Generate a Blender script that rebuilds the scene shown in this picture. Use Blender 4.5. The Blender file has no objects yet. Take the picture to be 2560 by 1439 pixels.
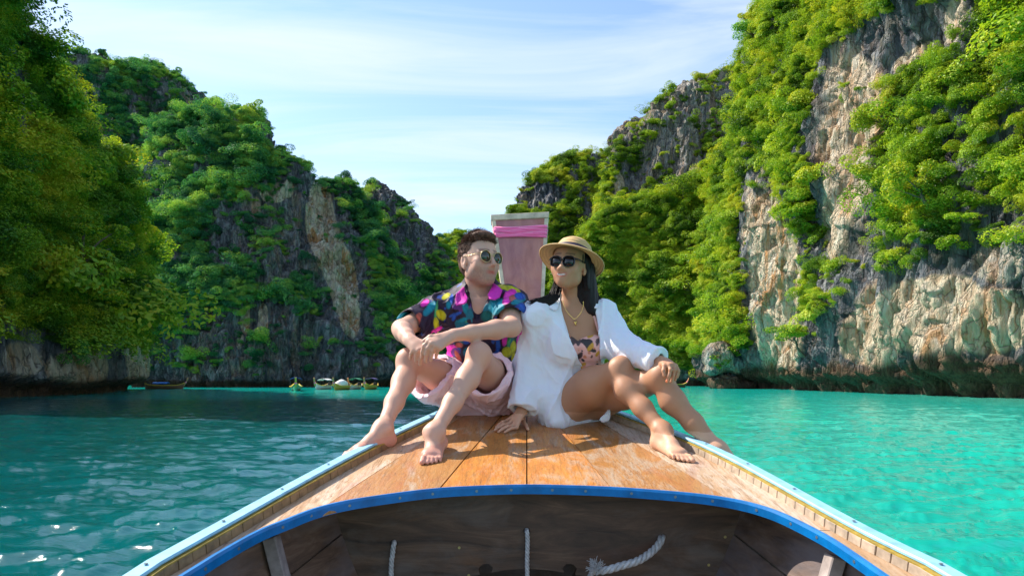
import bpy, bmesh, math, random
import numpy as np
from mathutils import Vector, Matrix
random.seed(7)
R = math.radians
scene = bpy.context.scene
COL = scene.collection

# ------------------------------------------------------------ camera, sky, sun
F = 1707.0          # focal length in photograph pixels (24 mm on a 36 mm sensor)
HOR = 946.0         # photograph row of the horizon
CAMZ = 1.5          # eye height above the water
cam_d = bpy.data.cameras.new('camera')
cam = bpy.data.objects.new('camera', cam_d); COL.objects.link(cam)
cam.location = (0, 0, CAMZ); cam.rotation_euler = (R(90), 0, 0)
cam_d.sensor_width = 36; cam_d.lens = 24.0
cam_d.shift_y = (HOR - 719.5) / 2560
cam_d.clip_start = 0.05; cam_d.clip_end = 5000
scene.camera = cam

SUN_EL = R(46)
sun_dir = Vector((-0.88, 0.40, 0)).normalized() * math.cos(SUN_EL) + Vector((0, 0, math.sin(SUN_EL)))
sd = bpy.data.lights.new('sun', 'SUN'); sun = bpy.data.objects.new('sun', sd); COL.objects.link(sun)
sd.energy = 4.4; sd.angle = R(0.5); sd.color = (1.0, 0.93, 0.82)
sun.rotation_euler = sun_dir.to_track_quat('Z', 'Y').to_euler()
sun.location = (-30, 20, 60)

world = bpy.data.worlds.new('World'); scene.world = world; world.use_nodes = True
wt = world.node_tree; wt.nodes.clear()
def wn(t, **k):
    n = wt.nodes.new(t)
    for a, b in k.items(): setattr(n, a, b)
    return n
wo = wn('ShaderNodeOutputWorld'); bg = wn('ShaderNodeBackground'); bg.inputs['Strength'].default_value = 0.145
sky = wn('ShaderNodeTexSky', sky_type='NISHITA', sun_disc=False)
sky.sun_elevation = SUN_EL; sky.sun_rotation = math.atan2(sun_dir.x, sun_dir.y)
sky.air_density = 1.0; sky.dust_density = 0.6; sky.ozone_density = 3.5
tc = wn('ShaderNodeTexCoord')
# thin cirrus: stretched noise on the sky dome seen as a flat layer overhead
sep = wn('ShaderNodeSeparateXYZ'); wt.links.new(tc.outputs['Generated'], sep.inputs[0])
addz = wn('ShaderNodeMath', operation='ADD'); addz.inputs[1].default_value = 0.14; wt.links.new(sep.outputs['Z'], addz.inputs[0])
mxz = wn('ShaderNodeMath', operation='MAXIMUM'); mxz.inputs[1].default_value = 0.05; wt.links.new(addz.outputs[0], mxz.inputs[0])
dx = wn('ShaderNodeMath', operation='DIVIDE'); dy = wn('ShaderNodeMath', operation='DIVIDE')
wt.links.new(sep.outputs['X'], dx.inputs[0]); wt.links.new(mxz.outputs[0], dx.inputs[1])
wt.links.new(sep.outputs['Y'], dy.inputs[0]); wt.links.new(mxz.outputs[0], dy.inputs[1])
cmb = wn('ShaderNodeCombineXYZ'); wt.links.new(dx.outputs[0], cmb.inputs[0]); wt.links.new(dy.outputs[0], cmb.inputs[1])
mp = wn('ShaderNodeMapping'); mp.inputs['Rotation'].default_value = (0, 0, R(17)); mp.inputs['Scale'].default_value = (0.60, 2.0, 1)
mp.inputs['Location'].default_value = (0.4, 0.7, 0)
wt.links.new(cmb.outputs[0], mp.inputs[0])
n1 = wn('ShaderNodeTexNoise'); n1.inputs['Scale'].default_value = 1.1; n1.inputs['Detail'].default_value = 12; n1.inputs['Roughness'].default_value = 0.60; n1.inputs['Distortion'].default_value = 0.9
wt.links.new(mp.outputs[0], n1.inputs['Vector'])
cr = wn('ShaderNodeValToRGB'); cr.color_ramp.elements[0].position = 0.43; cr.color_ramp.elements[1].position = 0.72
wt.links.new(n1.outputs['Fac'], cr.inputs[0])
cloud = wn('ShaderNodeRGB'); cloud.outputs[0].default_value = (3.6, 3.95, 4.35, 1)
cm = wn('ShaderNodeMath', operation='MULTIPLY_ADD'); cm.inputs[1].default_value = 0.80; cm.inputs[2].default_value = 0.05; wt.links.new(cr.outputs[0], cm.inputs[0])
mix = wn('ShaderNodeMix', data_type='RGBA')
wt.links.new(cm.outputs[0], mix.inputs[0]); wt.links.new(sky.outputs[0], mix.inputs[6]); wt.links.new(cloud.outputs[0], mix.inputs[7])
wt.links.new(mix.outputs[2], bg.inputs['Color']); wt.links.new(bg.outputs[0], wo.inputs['Surface'])

vs = scene.view_settings
vs.view_transform = 'Standard'; vs.look = 'None'; vs.gamma = 1; vs.use_curve_mapping = False
vs.exposure = 0.92

# ------------------------------------------------------------ helpers
def P(px, py, d):
    """point on the line of sight of a photograph pixel at distance d (metres along the view axis)"""
    return Vector(((px - 1280) / F * d, d, CAMZ + (HOR - py) / F * d))
DA, DB = 0.705, 0.164                       # deck plane: z = CAMZ - DA + DB * y
def deckz(y): return CAMZ - DA + DB * y
def D(px, py):
    d = DA / ((py - HOR) / F + DB)
    return Vector(((px - 1280) / F * d, d, deckz(d)))
def smooth(me): me.polygons.foreach_set('use_smooth', [True] * len(me.polygons))
def mesh_np(name, v, f, smoothit=True):
    """v (n,3) float array, f (m,3|4) int array"""
    me = bpy.data.meshes.new(name)
    v = np.asarray(v, np.float32); f = np.asarray(f, np.int32); k = f.shape[1]
    me.vertices.add(len(v)); me.vertices.foreach_set('co', v.ravel())
    me.loops.add(f.size); me.loops.foreach_set('vertex_index', f.ravel())
    me.polygons.add(len(f)); me.polygons.foreach_set('loop_start', np.arange(0, f.size, k, dtype=np.int32))
    me.update(calc_edges=True)
    if smoothit: me.polygons.foreach_set('use_smooth', np.ones(len(f), bool))
    return me
def fattr(me, name, arr):
    a = me.attributes.new(name, 'FLOAT', 'POINT'); a.data.foreach_set('value', np.asarray(arr, np.float32))
def cattr(me, name, arr):
    a = me.attributes.new(name, 'FLOAT_COLOR', 'POINT')
    c = np.ones((len(arr), 4), np.float32); c[:, :3] = arr; a.data.foreach_set('color', c.ravel())
def link(name, me, mat=None, parent=None, label=None, cat=None, group=None, kind=None, loc=None):
    o = bpy.data.objects.new(name, me); COL.objects.link(o)
    if mat is not None and me is not None:
        if not me.materials: me.materials.append(mat)
    if parent is not None: o.parent = parent
    if label: o['label'] = label
    if cat: o['category'] = cat
    if group: o['group'] = group
    if kind: o['kind'] = kind
    if loc is not None: o.location = loc
    return o
def empty(name, loc, label, cat, group=None):
    o = link(name, None, None, None, label, cat, group); o.location = loc; return o
def local(o, v):
    return v - o.location

# vectorised gradient noise
def _h(ix, iy, iz, s):
    n = (ix * 374761393 + iy * 668265263 + iz * 2147483647 % 1013904223 + iz * 1274126177 + s * 974711) & 0xffffffff
    n = ((n ^ (n >> 13)) * 1274126177) & 0xffffffff
    return ((n ^ (n >> 16)) & 0xffff).astype(np.float32) / 65535.0
def vnoise(x, y, z, s=0):
    x = np.asarray(x, np.float64); y = np.asarray(y, np.float64); z = np.asarray(z, np.float64)
    xi = np.floor(x).astype(np.int64); yi = np.floor(y).astype(np.int64); zi = np.floor(z).astype(np.int64)
    fx = (x - xi); fy = (y - yi); fz = (z - zi)
    fx = fx * fx * (3 - 2 * fx); fy = fy * fy * (3 - 2 * fy); fz = fz * fz * (3 - 2 * fz)
    r = 0
    for a in (0, 1):
        for b in (0, 1):
            for c in (0, 1):
                r = r + _h(xi + a, yi + b, zi + c, s) * (fx if a else 1 - fx) * (fy if b else 1 - fy) * (fz if c else 1 - fz)
    return r * 2 - 1
def fbm(x, y, z, s=0, o=4, g=0.5):
    r = 0; a = 1.0; t = 0; k = 1.0
    for i in range(o):
        r = r + a * vnoise(x * k, y * k, z * k, s + i * 17); t += a; a *= g; k *= 2.03
    return r / t
def sstep(a, b, x):
    t = np.clip((x - a) / (b - a), 0, 1); return t * t * (3 - 2 * t)

# node material helper
class NM:
    def __init__(self, name):
        self.m = bpy.data.materials.new(name); self.m.use_nodes = True
        self.t = self.m.node_tree; self.t.nodes.clear()
        self.out = self.t.nodes.new('ShaderNodeOutputMaterial')
    def n(self, ty, ins=None, **k):
        nd = self.t.nodes.new(ty)
        for a, b in k.items(): setattr(nd, a, b)
        if ins:
            for a, b in ins.items():
                if isinstance(b, bpy.types.NodeSocket): self.t.links.new(b, nd.inputs[a])
                else: nd.inputs[a].default_value = b
        return nd
    def math(self, op, a, b=0.0, c=0.0, clamp=False):
        nd = self.n('ShaderNodeMath', {0: a, 1: b, 2: c}, operation=op); nd.use_clamp = clamp; return nd.outputs[0]
    def mix(self, f, a, b, blend='MIX'):
        return self.n('ShaderNodeMix', {0: f, 6: a, 7: b}, data_type='RGBA', blend_type=blend).outputs[2]
    def ramp(self, f, pts):
        nd = self.n('ShaderNodeValToRGB', {0: f}); e = nd.color_ramp.elements
        while len(e) < len(pts): e.new(0.5)
        for q, (p, c) in zip(e, pts):
            q.position = p; q.color = (c, c, c, 1) if isinstance(c, (int, float)) else (*c, 1)
        return nd.outputs[0]
    def coord(self, scale=(1, 1, 1), kind='Object', rot=(0, 0, 0)):
        tcn = self.n('ShaderNodeTexCoord')
        return self.n('ShaderNodeMapping', {'Vector': tcn.outputs[kind], 'Scale': scale, 'Rotation': rot}).outputs[0]
    def wpos(self, scale=(1, 1, 1), rot=(0, 0, 0)):
        g = self.n('ShaderNodeNewGeometry')
        return self.n('ShaderNodeMapping', {'Vector': g.outputs['Position'], 'Scale': scale, 'Rotation': rot}).outputs[0]
    def noise(self, vec, scale=1, detail=4, rough=0.5, dist=0):
        return self.n('ShaderNodeTexNoise', {'Vector': vec, 'Scale': scale, 'Detail': detail, 'Roughness': rough, 'Distortion': dist}).outputs['Fac']
    def attr(self, name, out='Fac'):
        return self.n('ShaderNodeAttribute', attribute_name=name).outputs[out]
    def bump(self, h, strength=0.5, dist=0.01, normal=None):
        i = {'Height': h, 'Strength': strength, 'Distance': dist}
        if normal is not None: i['Normal'] = normal
        return self.n('ShaderNodeBump', i).outputs[0]
    def principled(self, **k):
        p = self.n('ShaderNodeBsdfPrincipled', {a.replace('_', ' '): b for a, b in k.items()})
        self.t.links.new(p.outputs[0], self.out.inputs['Surface']); return p
def plain(name, col, rough=0.5, metal=0.0, var=0.15, scale=30, bump=0.0, spec=0.5):
    m = NM(name); v = m.coord(); nz = m.noise(v, scale, 5, 0.6)
    f = m.ramp(nz, [(0.3, 1 - var), (0.7, 1 + var * 0.3)])
    c = m.mix(1.0, (*col, 1), f, 'MULTIPLY')
    k = dict(Base_Color=c, Roughness=rough, Metallic=metal)
    p = m.principled(**k); p.inputs['Specular IOR Level'].default_value = spec
    if bump: m.t.links.new(m.bump(nz, bump, 0.004), p.inputs['Normal'])
    return m.m
def c4(c): return (*c, 1)

def sweep(pts, prof, closed_prof=True, ups=None, caps=True):
    """sweep a 2-D profile [(side, up)] along points; ups: up vector (default Z); returns v, faces(list)"""
    pts = [Vector(p) for p in pts]; n = len(pts); m = len(prof); V = []; Fc = []
    for i, p in enumerate(pts):
        t = (pts[min(i + 1, n - 1)] - pts[max(i - 1, 0)]).normalized()
        up = Vector(ups) if ups is not None else Vector((0, 0, 1))
        s = t.cross(up).normalized(); u = s.cross(t).normalized()
        for a, b in prof: V.append(tuple(p + s * a + u * b))
    for i in range(n - 1):
        for j in range(m if closed_prof else m - 1):
            a = i * m + j; b = i * m + (j + 1) % m
            Fc.append((a, b, b + m, a + m))
    if caps and closed_prof:
        Fc.append(tuple(range(m))[::-1]); Fc.append(tuple((n - 1) * m + j for j in range(m)))
    return V, Fc
def pymesh(name, V, Fc, smoothit=False, bevel=0):
    me = bpy.data.meshes.new(name); me.from_pydata([tuple(v) for v in V], [], Fc); me.update()
    bm = bmesh.new(); bm.from_mesh(me)
    bmesh.ops.recalc_face_normals(bm, faces=bm.faces)
    if bevel:
        es = [e for e in bm.edges if len(e.link_faces) == 2 and e.calc_face_angle() > 0.6]
        bmesh.ops.bevel(bm, geom=es, offset=bevel, segments=1, affect='EDGES', profile=0.5)
    bm.to_mesh(me); bm.free()
    if smoothit: smooth(me)
    return me
def tube(pts, rad, seg=8, caps=True):
    """round tube with radius list, parallel-ish frames"""
    pts = [Vector(p) for p in pts]; n = len(pts)
    if isinstance(rad, (int, float)): rad = [rad] * n
    V = []; Fc = []; ref = None
    for i, p in enumerate(pts):
        t = (pts[min(i + 1, n - 1)] - pts[max(i - 1, 0)]).normalized()
        if ref is None: ref = t.orthogonal().normalized()
        s = (ref - t * ref.dot(t)).normalized(); u = t.cross(s); ref = s
        for j in range(seg):
            a = 2 * math.pi * j / seg; V.append(tuple(p + s * math.cos(a) * rad[i] + u * math.sin(a) * rad[i]))
    for i in range(n - 1):
        for j in range(seg):
            a = i * seg + j; b = i * seg + (j + 1) % seg; Fc.append((a, b, b + seg, a + seg))
    if caps: Fc.append(tuple(range(seg))[::-1]); Fc.append(tuple((n - 1) * seg + j for j in range(seg)))
    return V, Fc
class MB:
    def __init__(s): s.V = []; s.F = []
    def add(s, VF):
        o = len(s.V); s.V += [tuple(v) for v in VF[0]]; s.F += [tuple(i + o for i in f) for f in VF[1]]; return s
    def box(s, c, sz, rot=None):
        c = Vector(c); M = rot if rot is not None else Matrix.Identity(3); v = []
        for x in (-.5, .5):
            for y in (-.5, .5):
                for z in (-.5, .5): v.append(c + M @ Vector((x * sz[0], y * sz[1], z * sz[2])))
        return s.add((v, [(0, 1, 3, 2), (4, 6, 7, 5), (0, 4, 5, 1), (2, 3, 7, 6), (0, 2, 6, 4), (1, 5, 7, 3)]))
    def build(s, name, mat, parent=None, smoothit=False, bevel=0, off=None, **k):
        V = s.V if off is None else [Vector(v) - Vector(off) for v in s.V]
        return link(name, pymesh(name, V, s.F, smoothit, bevel), mat, parent, **k)
def interp(table, x):
    xs = [t[0] for t in table]; return [float(np.interp(x, xs, [t[i] for t in table])) for i in range(1, len(table[0]))]
# ------------------------------------------------------------ water
def water():
    th = np.concatenate([np.linspace(-180, -48, 40)[:-1], np.linspace(-48, 48, 560), np.linspace(48, 180, 40)[1:]]) * math.pi / 180
    r = np.concatenate([[0.3, 0.8, 1.3], np.exp(np.linspace(math.log(1.8), math.log(70), 330)), np.exp(np.linspace(math.log(75), math.log(3000), 60))])
    RR, TT = np.meshgrid(r, th, indexing='ij'); X = RR * np.sin(TT); Y = RR * np.cos(TT)
    a = 1 / (1 + (RR / 55) ** 2)
    ca, sa = math.cos(0.12), math.sin(0.12); U = (X * ca + Y * sa) * 1.25; Vv = (-X * sa + Y * ca) * 1.25
    wx = vnoise(U * .5, Vv * .5, 0, 5) * 0.5
    Z = 0.070 * vnoise(U * .5 + wx, Vv * 1.15, 0.3, 1) + 0.075 * vnoise(U * 1.5 + wx, Vv * 3.1 + wx, 0.7, 2)
    n3 = vnoise(U * 3.0 + wx * 2, Vv * 6.0, 1.7, 3); Z += 0.045 * (1 - np.abs(n3)) ** 2.5 + 0.010 * vnoise(U * 7, Vv * 13, 3, 4)
    Z *= a * .74
    v = np.stack([X, Y, Z], -1).reshape(-1, 3); nr, nt = X.shape
    i = np.arange(nr - 1)[:, None] * nt + np.arange(nt - 1)[None]; i = i.ravel()
    f = np.stack([i, i + 1, i + nt + 1, i + nt], -1)[:, ::-1]
    me = mesh_np('water', v, f)
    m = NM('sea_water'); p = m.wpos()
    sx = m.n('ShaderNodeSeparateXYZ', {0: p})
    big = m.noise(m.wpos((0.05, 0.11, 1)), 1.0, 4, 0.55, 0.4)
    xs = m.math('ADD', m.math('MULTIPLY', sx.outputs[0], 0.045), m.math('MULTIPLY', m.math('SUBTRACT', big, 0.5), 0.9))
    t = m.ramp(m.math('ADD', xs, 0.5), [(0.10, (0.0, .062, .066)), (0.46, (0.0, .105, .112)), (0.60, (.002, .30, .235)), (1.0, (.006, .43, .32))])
    # pale sandy shallows by the right-hand cliff, and the bright bar off the far shore, its colour also lightening the cliff's shadow band
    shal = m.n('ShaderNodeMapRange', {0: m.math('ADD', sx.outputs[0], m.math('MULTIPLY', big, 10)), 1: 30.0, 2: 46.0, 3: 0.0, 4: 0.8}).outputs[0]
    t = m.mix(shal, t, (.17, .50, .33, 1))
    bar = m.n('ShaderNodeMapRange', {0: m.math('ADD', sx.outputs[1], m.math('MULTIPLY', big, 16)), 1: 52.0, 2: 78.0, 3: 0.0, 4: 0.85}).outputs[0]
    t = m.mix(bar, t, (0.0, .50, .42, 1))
    pr = m.principled(Base_Color=t, Roughness=0.085, IOR=1.45)
    h1 = m.noise(m.wpos((1.6, 4.0, 1), (0, 0, .1)), 1.6, 6, 0.6, 0.6)
    h2 = m.noise(m.wpos((0.5, 1.3, 1), (0, 0, .1)), 1.0, 3, 0.5, 0.4)
    hh = m.math('ADD', m.math('MULTIPLY', h1, 0.22), h2)
    m.t.links.new(m.bump(hh, .8, 0.09), pr.inputs['Normal'])
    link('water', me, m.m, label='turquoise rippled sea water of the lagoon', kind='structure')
water()

# ------------------------------------------------------------ materials of rock and leaves
def rock_mat():
    m = NM('limestone')
    v = m.wpos((1, 1, .16)); iso = m.wpos()
    tone = m.attr('tone'); wet = m.attr('wet')
    s1 = m.noise(v, .75, 7, .62, .6); s2 = m.noise(v, 2.6, 6, .65, .3); s3 = m.noise(iso, .22, 4, .6)
    dark = m.ramp(s1, [(0.32, (.055, .066, .085)), (0.50, (.18, .19, .21)), (0.64, (.42, .42, .42))])
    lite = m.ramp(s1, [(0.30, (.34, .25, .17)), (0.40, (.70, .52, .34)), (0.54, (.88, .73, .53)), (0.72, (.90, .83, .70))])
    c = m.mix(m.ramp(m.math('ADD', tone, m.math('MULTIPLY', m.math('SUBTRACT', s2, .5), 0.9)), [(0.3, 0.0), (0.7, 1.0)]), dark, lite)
    st = m.math('MULTIPLY', m.ramp(m.noise(v, .5, 5, .6, 1.0), [(0.52, 0.0), (0.62, 1.0)]), m.math('MULTIPLY', tone, 0.85, clamp=True))
    c = m.mix(st, c, (.66, .33, .13, 1))
    st2 = m.ramp(m.noise(v, 1.3, 5, .6, .3), [(0.58, 0.0), (0.70, 0.6)])
    c = m.mix(m.math('MULTIPLY', st2, m.math('SUBTRACT', 1.0, m.math('MULTIPLY', tone, .55), clamp=True)), c, (.09, .092, .098, 1))
    vo = m.n('ShaderNodeTexVoronoi', {'Vector': m.n('ShaderNodeVectorMath', {0: m.wpos((.9, .9, .30)), 1: m.n('ShaderNodeTexNoise', {'Vector': iso, 'Scale': 1.1, 'Detail': 5}).outputs['Color']}, operation='ADD').outputs[0], 'Scale': 1.0}, feature='DISTANCE_TO_EDGE').outputs['Distance']
    ck = m.ramp(vo, [(0.0, 0.0), (0.10, 1.0)]); vf = m.n('ShaderNodeTexVoronoi', {'Vector': m.n('ShaderNodeVectorMath', {0: m.wpos((3.0, 3.0, .55)), 1: m.n('ShaderNodeTexNoise', {'Vector': iso, 'Scale': 3, 'Detail': 5}).outputs['Color']}, operation='ADD').outputs[0], 'Scale': 1.0}).outputs['Distance']
    c = m.mix(m.math('MULTIPLY', m.math('SUBTRACT', 1.0, m.ramp(vo, [(0.0, 0.0), (0.055, 1.0)])), .55), c, (.035, .034, .036, 1))
    moss = m.math('MULTIPLY', m.ramp(s3, [(0.50, 0.0), (0.62, 0.6)]), m.math('SUBTRACT', .75, m.math('MULTIPLY', tone, .62), clamp=True))
    c = m.mix(moss, c, (.085, .095, .03, 1))
    wc = m.ramp(s2, [(0.3, (.050, .030, .017)), (0.6, (.165, .098, .048)), (0.8, (.25, .165, .085))])
    c = m.mix(m.math('MULTIPLY', wet, .92), c, wc)
    p = m.principled(Base_Color=c, Roughness=.9); p.inputs['Specular IOR Level'].default_value = .25
    h = m.math('ADD', s1, m.math('MULTIPLY', m.noise(m.wpos((1, 1, .32)), 1.7, 8, .64, .5), 1.1))
    m.t.links.new(m.bump(m.math('ADD', m.math('ADD', h, m.math('MULTIPLY', s2, 1.0)), m.math('ADD', m.math('MULTIPLY', ck, .30), m.math('MULTIPLY', vf, -.18))), 1.0, 1.5), p.inputs['Normal'])
    return m.m
ROCK = rock_mat()
def leaf_mat(name, cols, inst=True, trans=.35):
    m = NM(name)
    oi = m.n('ShaderNodeObjectInfo'); rnd = oi.outputs['Random'] if inst else m.attr('rnd')
    lr = m.attr('rnd')
    n = m.noise(m.wpos((.12, .12, .12)), 1, 3, .6)
    t = m.math('ADD', m.math('MULTIPLY', rnd, .62), m.math('ADD', m.math('MULTIPLY', m.math('SUBTRACT', n, .5), 2.2), m.math('MULTIPLY', lr, .35)))
    c = m.ramp(t, list(zip(np.linspace(.05, .95, len(cols)), cols)))
    d = m.n('ShaderNodeBsdfDiffuse', {'Color': c}); tr = m.n('ShaderNodeBsdfTranslucent', {'Color': m.mix(1.0, c, (1.25, 1.15, .5, 1), 'MULTIPLY')})
    gl = m.n('ShaderNodeBsdfGlossy', {'Color': (.8, .8, .8, 1), 'Roughness': .45})
    a = m.n('ShaderNodeMixShader', {0: trans, 1: d.outputs[0], 2: tr.outputs[0]})
    b = m.n('ShaderNodeMixShader', {0: .02, 1: a.outputs[0], 2: gl.outputs[0]})
    m.t.links.new(b.outputs[0], m.out.inputs['Surface']); return m.m
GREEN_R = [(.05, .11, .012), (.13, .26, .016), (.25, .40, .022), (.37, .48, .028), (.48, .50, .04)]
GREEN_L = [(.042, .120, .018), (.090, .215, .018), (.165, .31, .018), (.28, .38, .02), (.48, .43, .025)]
GREEN_M = [(.020, .105, .052), (.040, .19, .078), (.085, .30, .085), (.21, .43, .070), (.38, .52, .08)]

def bush_mesh(name, seed, n=620, leaf=.15, lobes=6, droop=0.0):
    rg = np.random.default_rng(seed)
    lc = rg.normal(0, .38, (lobes, 3)); lc[:, 2] = np.abs(lc[:, 2]) * .6; lr = rg.uniform(.32, .62, lobes)
    k = rg.integers(0, lobes, n); d = rg.normal(0, 1, (n, 3)); d[:, 2] = d[:, 2] * .8 + .25; d /= np.linalg.norm(d, axis=1)[:, None]
    rad = lr[k] * rg.uniform(.55, 1.08, n) ** .5
    p = lc[k] + d * rad[:, None]; p[:, 2] *= .8
    p[:, 2] -= droop * (p[:, 0] ** 2 + p[:, 1] ** 2)
    nrm = d * .8 + rg.normal(0, .42, (n, 3)) + np.array([0, 0, .45]); nrm /= np.linalg.norm(nrm, axis=1)[:, None]
    t = np.cross(nrm, rg.normal(0, 1, (n, 3))); t /= np.linalg.norm(t, axis=1)[:, None]; b = np.cross(nrm, t)
    s = leaf * rg.uniform(.6, 1.25, n)[:, None]
    v = np.stack([p - t * s, p + b * s * .5 - nrm * s * .12, p + t * s, p - b * s * .5 - nrm * s * .12], 1).reshape(-1, 3)
    f = np.arange(n * 4).reshape(n, 4)
    me = mesh_np(name, v, f, False); fattr(me, 'rnd', np.repeat(rg.random(n), 4)); return me
BUSH = [bush_mesh('bush_leaves', i, n=1900, lobes=l, leaf=lf, droop=dr) for i, (l, lf, dr) in enumerate([(6, .064, 0), (9, .058, 0), (5, .068, .2), (12, .054, 0), (8, .062, .35)])]

def scatter(name, pts, rot, scl, mat, meshes, parent=None, **kw):
    """one object whose points carry leafy clumps (geometry nodes)"""
    n = len(pts); me = bpy.data.meshes.new(name); me.vertices.add(n); me.vertices.foreach_set('co', np.asarray(pts, np.float32).ravel())
    a = me.attributes.new('rot', 'FLOAT_VECTOR', 'POINT'); a.data.foreach_set('vector', np.asarray(rot, np.float32).ravel())
    a = me.attributes.new('scl', 'FLOAT_VECTOR', 'POINT'); a.data.foreach_set('vector', np.asarray(scl, np.float32).ravel())
    a = me.attributes.new('pick', 'INT', 'POINT'); a.data.foreach_set('value', np.random.default_rng(n).integers(0, len(meshes), n).astype(np.int32))
    me.update()
    o = link(name, me, None, parent, **kw); me.materials.append(mat)
    g = bpy.data.node_groups.new(name, 'GeometryNodeTree')
    g.interface.new_socket('Geometry', in_out='INPUT', socket_type='NodeSocketGeometry'); g.interface.new_socket('Geometry', in_out='OUTPUT', socket_type='NodeSocketGeometry')
    gi = g.nodes.new('NodeGroupInput'); go = g.nodes.new('NodeGroupOutput'); L = g.links.new
    gti = g.nodes.new('GeometryNodeGeometryToInstance')
    for mi in range(len(meshes)):
        src = bpy.data.objects.new('leaf_clump', meshes[mi])       # never linked: only its mesh is read
        inf = g.nodes.new('GeometryNodeObjectInfo'); inf.inputs['Object'].default_value = src
        L(inf.outputs['Geometry'], gti.inputs[0])
    iop = g.nodes.new('GeometryNodeInstanceOnPoints'); iop.inputs['Pick Instance'].default_value = True
    def na(nm, ty):
        q = g.nodes.new('GeometryNodeInputNamedAttribute'); q.data_type = ty; q.inputs['Name'].default_value = nm; return q.outputs[0]
    e2r = g.nodes.new('FunctionNodeEulerToRotation'); L(na('rot', 'FLOAT_VECTOR'), e2r.inputs[0])
    L(gi.outputs[0], iop.inputs['Points']); L(gti.outputs[0], iop.inputs['Instance']); L(na('pick', 'INT'), iop.inputs['Instance Index'])
    L(e2r.outputs[0], iop.inputs['Rotation']); L(na('scl', 'FLOAT_VECTOR'), iop.inputs['Scale'])
    sm = g.nodes.new('GeometryNodeSetMaterial'); sm.inputs['Material'].default_value = mat
    L(iop.outputs[0], sm.inputs[0]); L(sm.outputs[0], go.inputs[0])
    md = o.modifiers.new('leaves', 'NODES'); md.node_group = g
    return o

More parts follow.
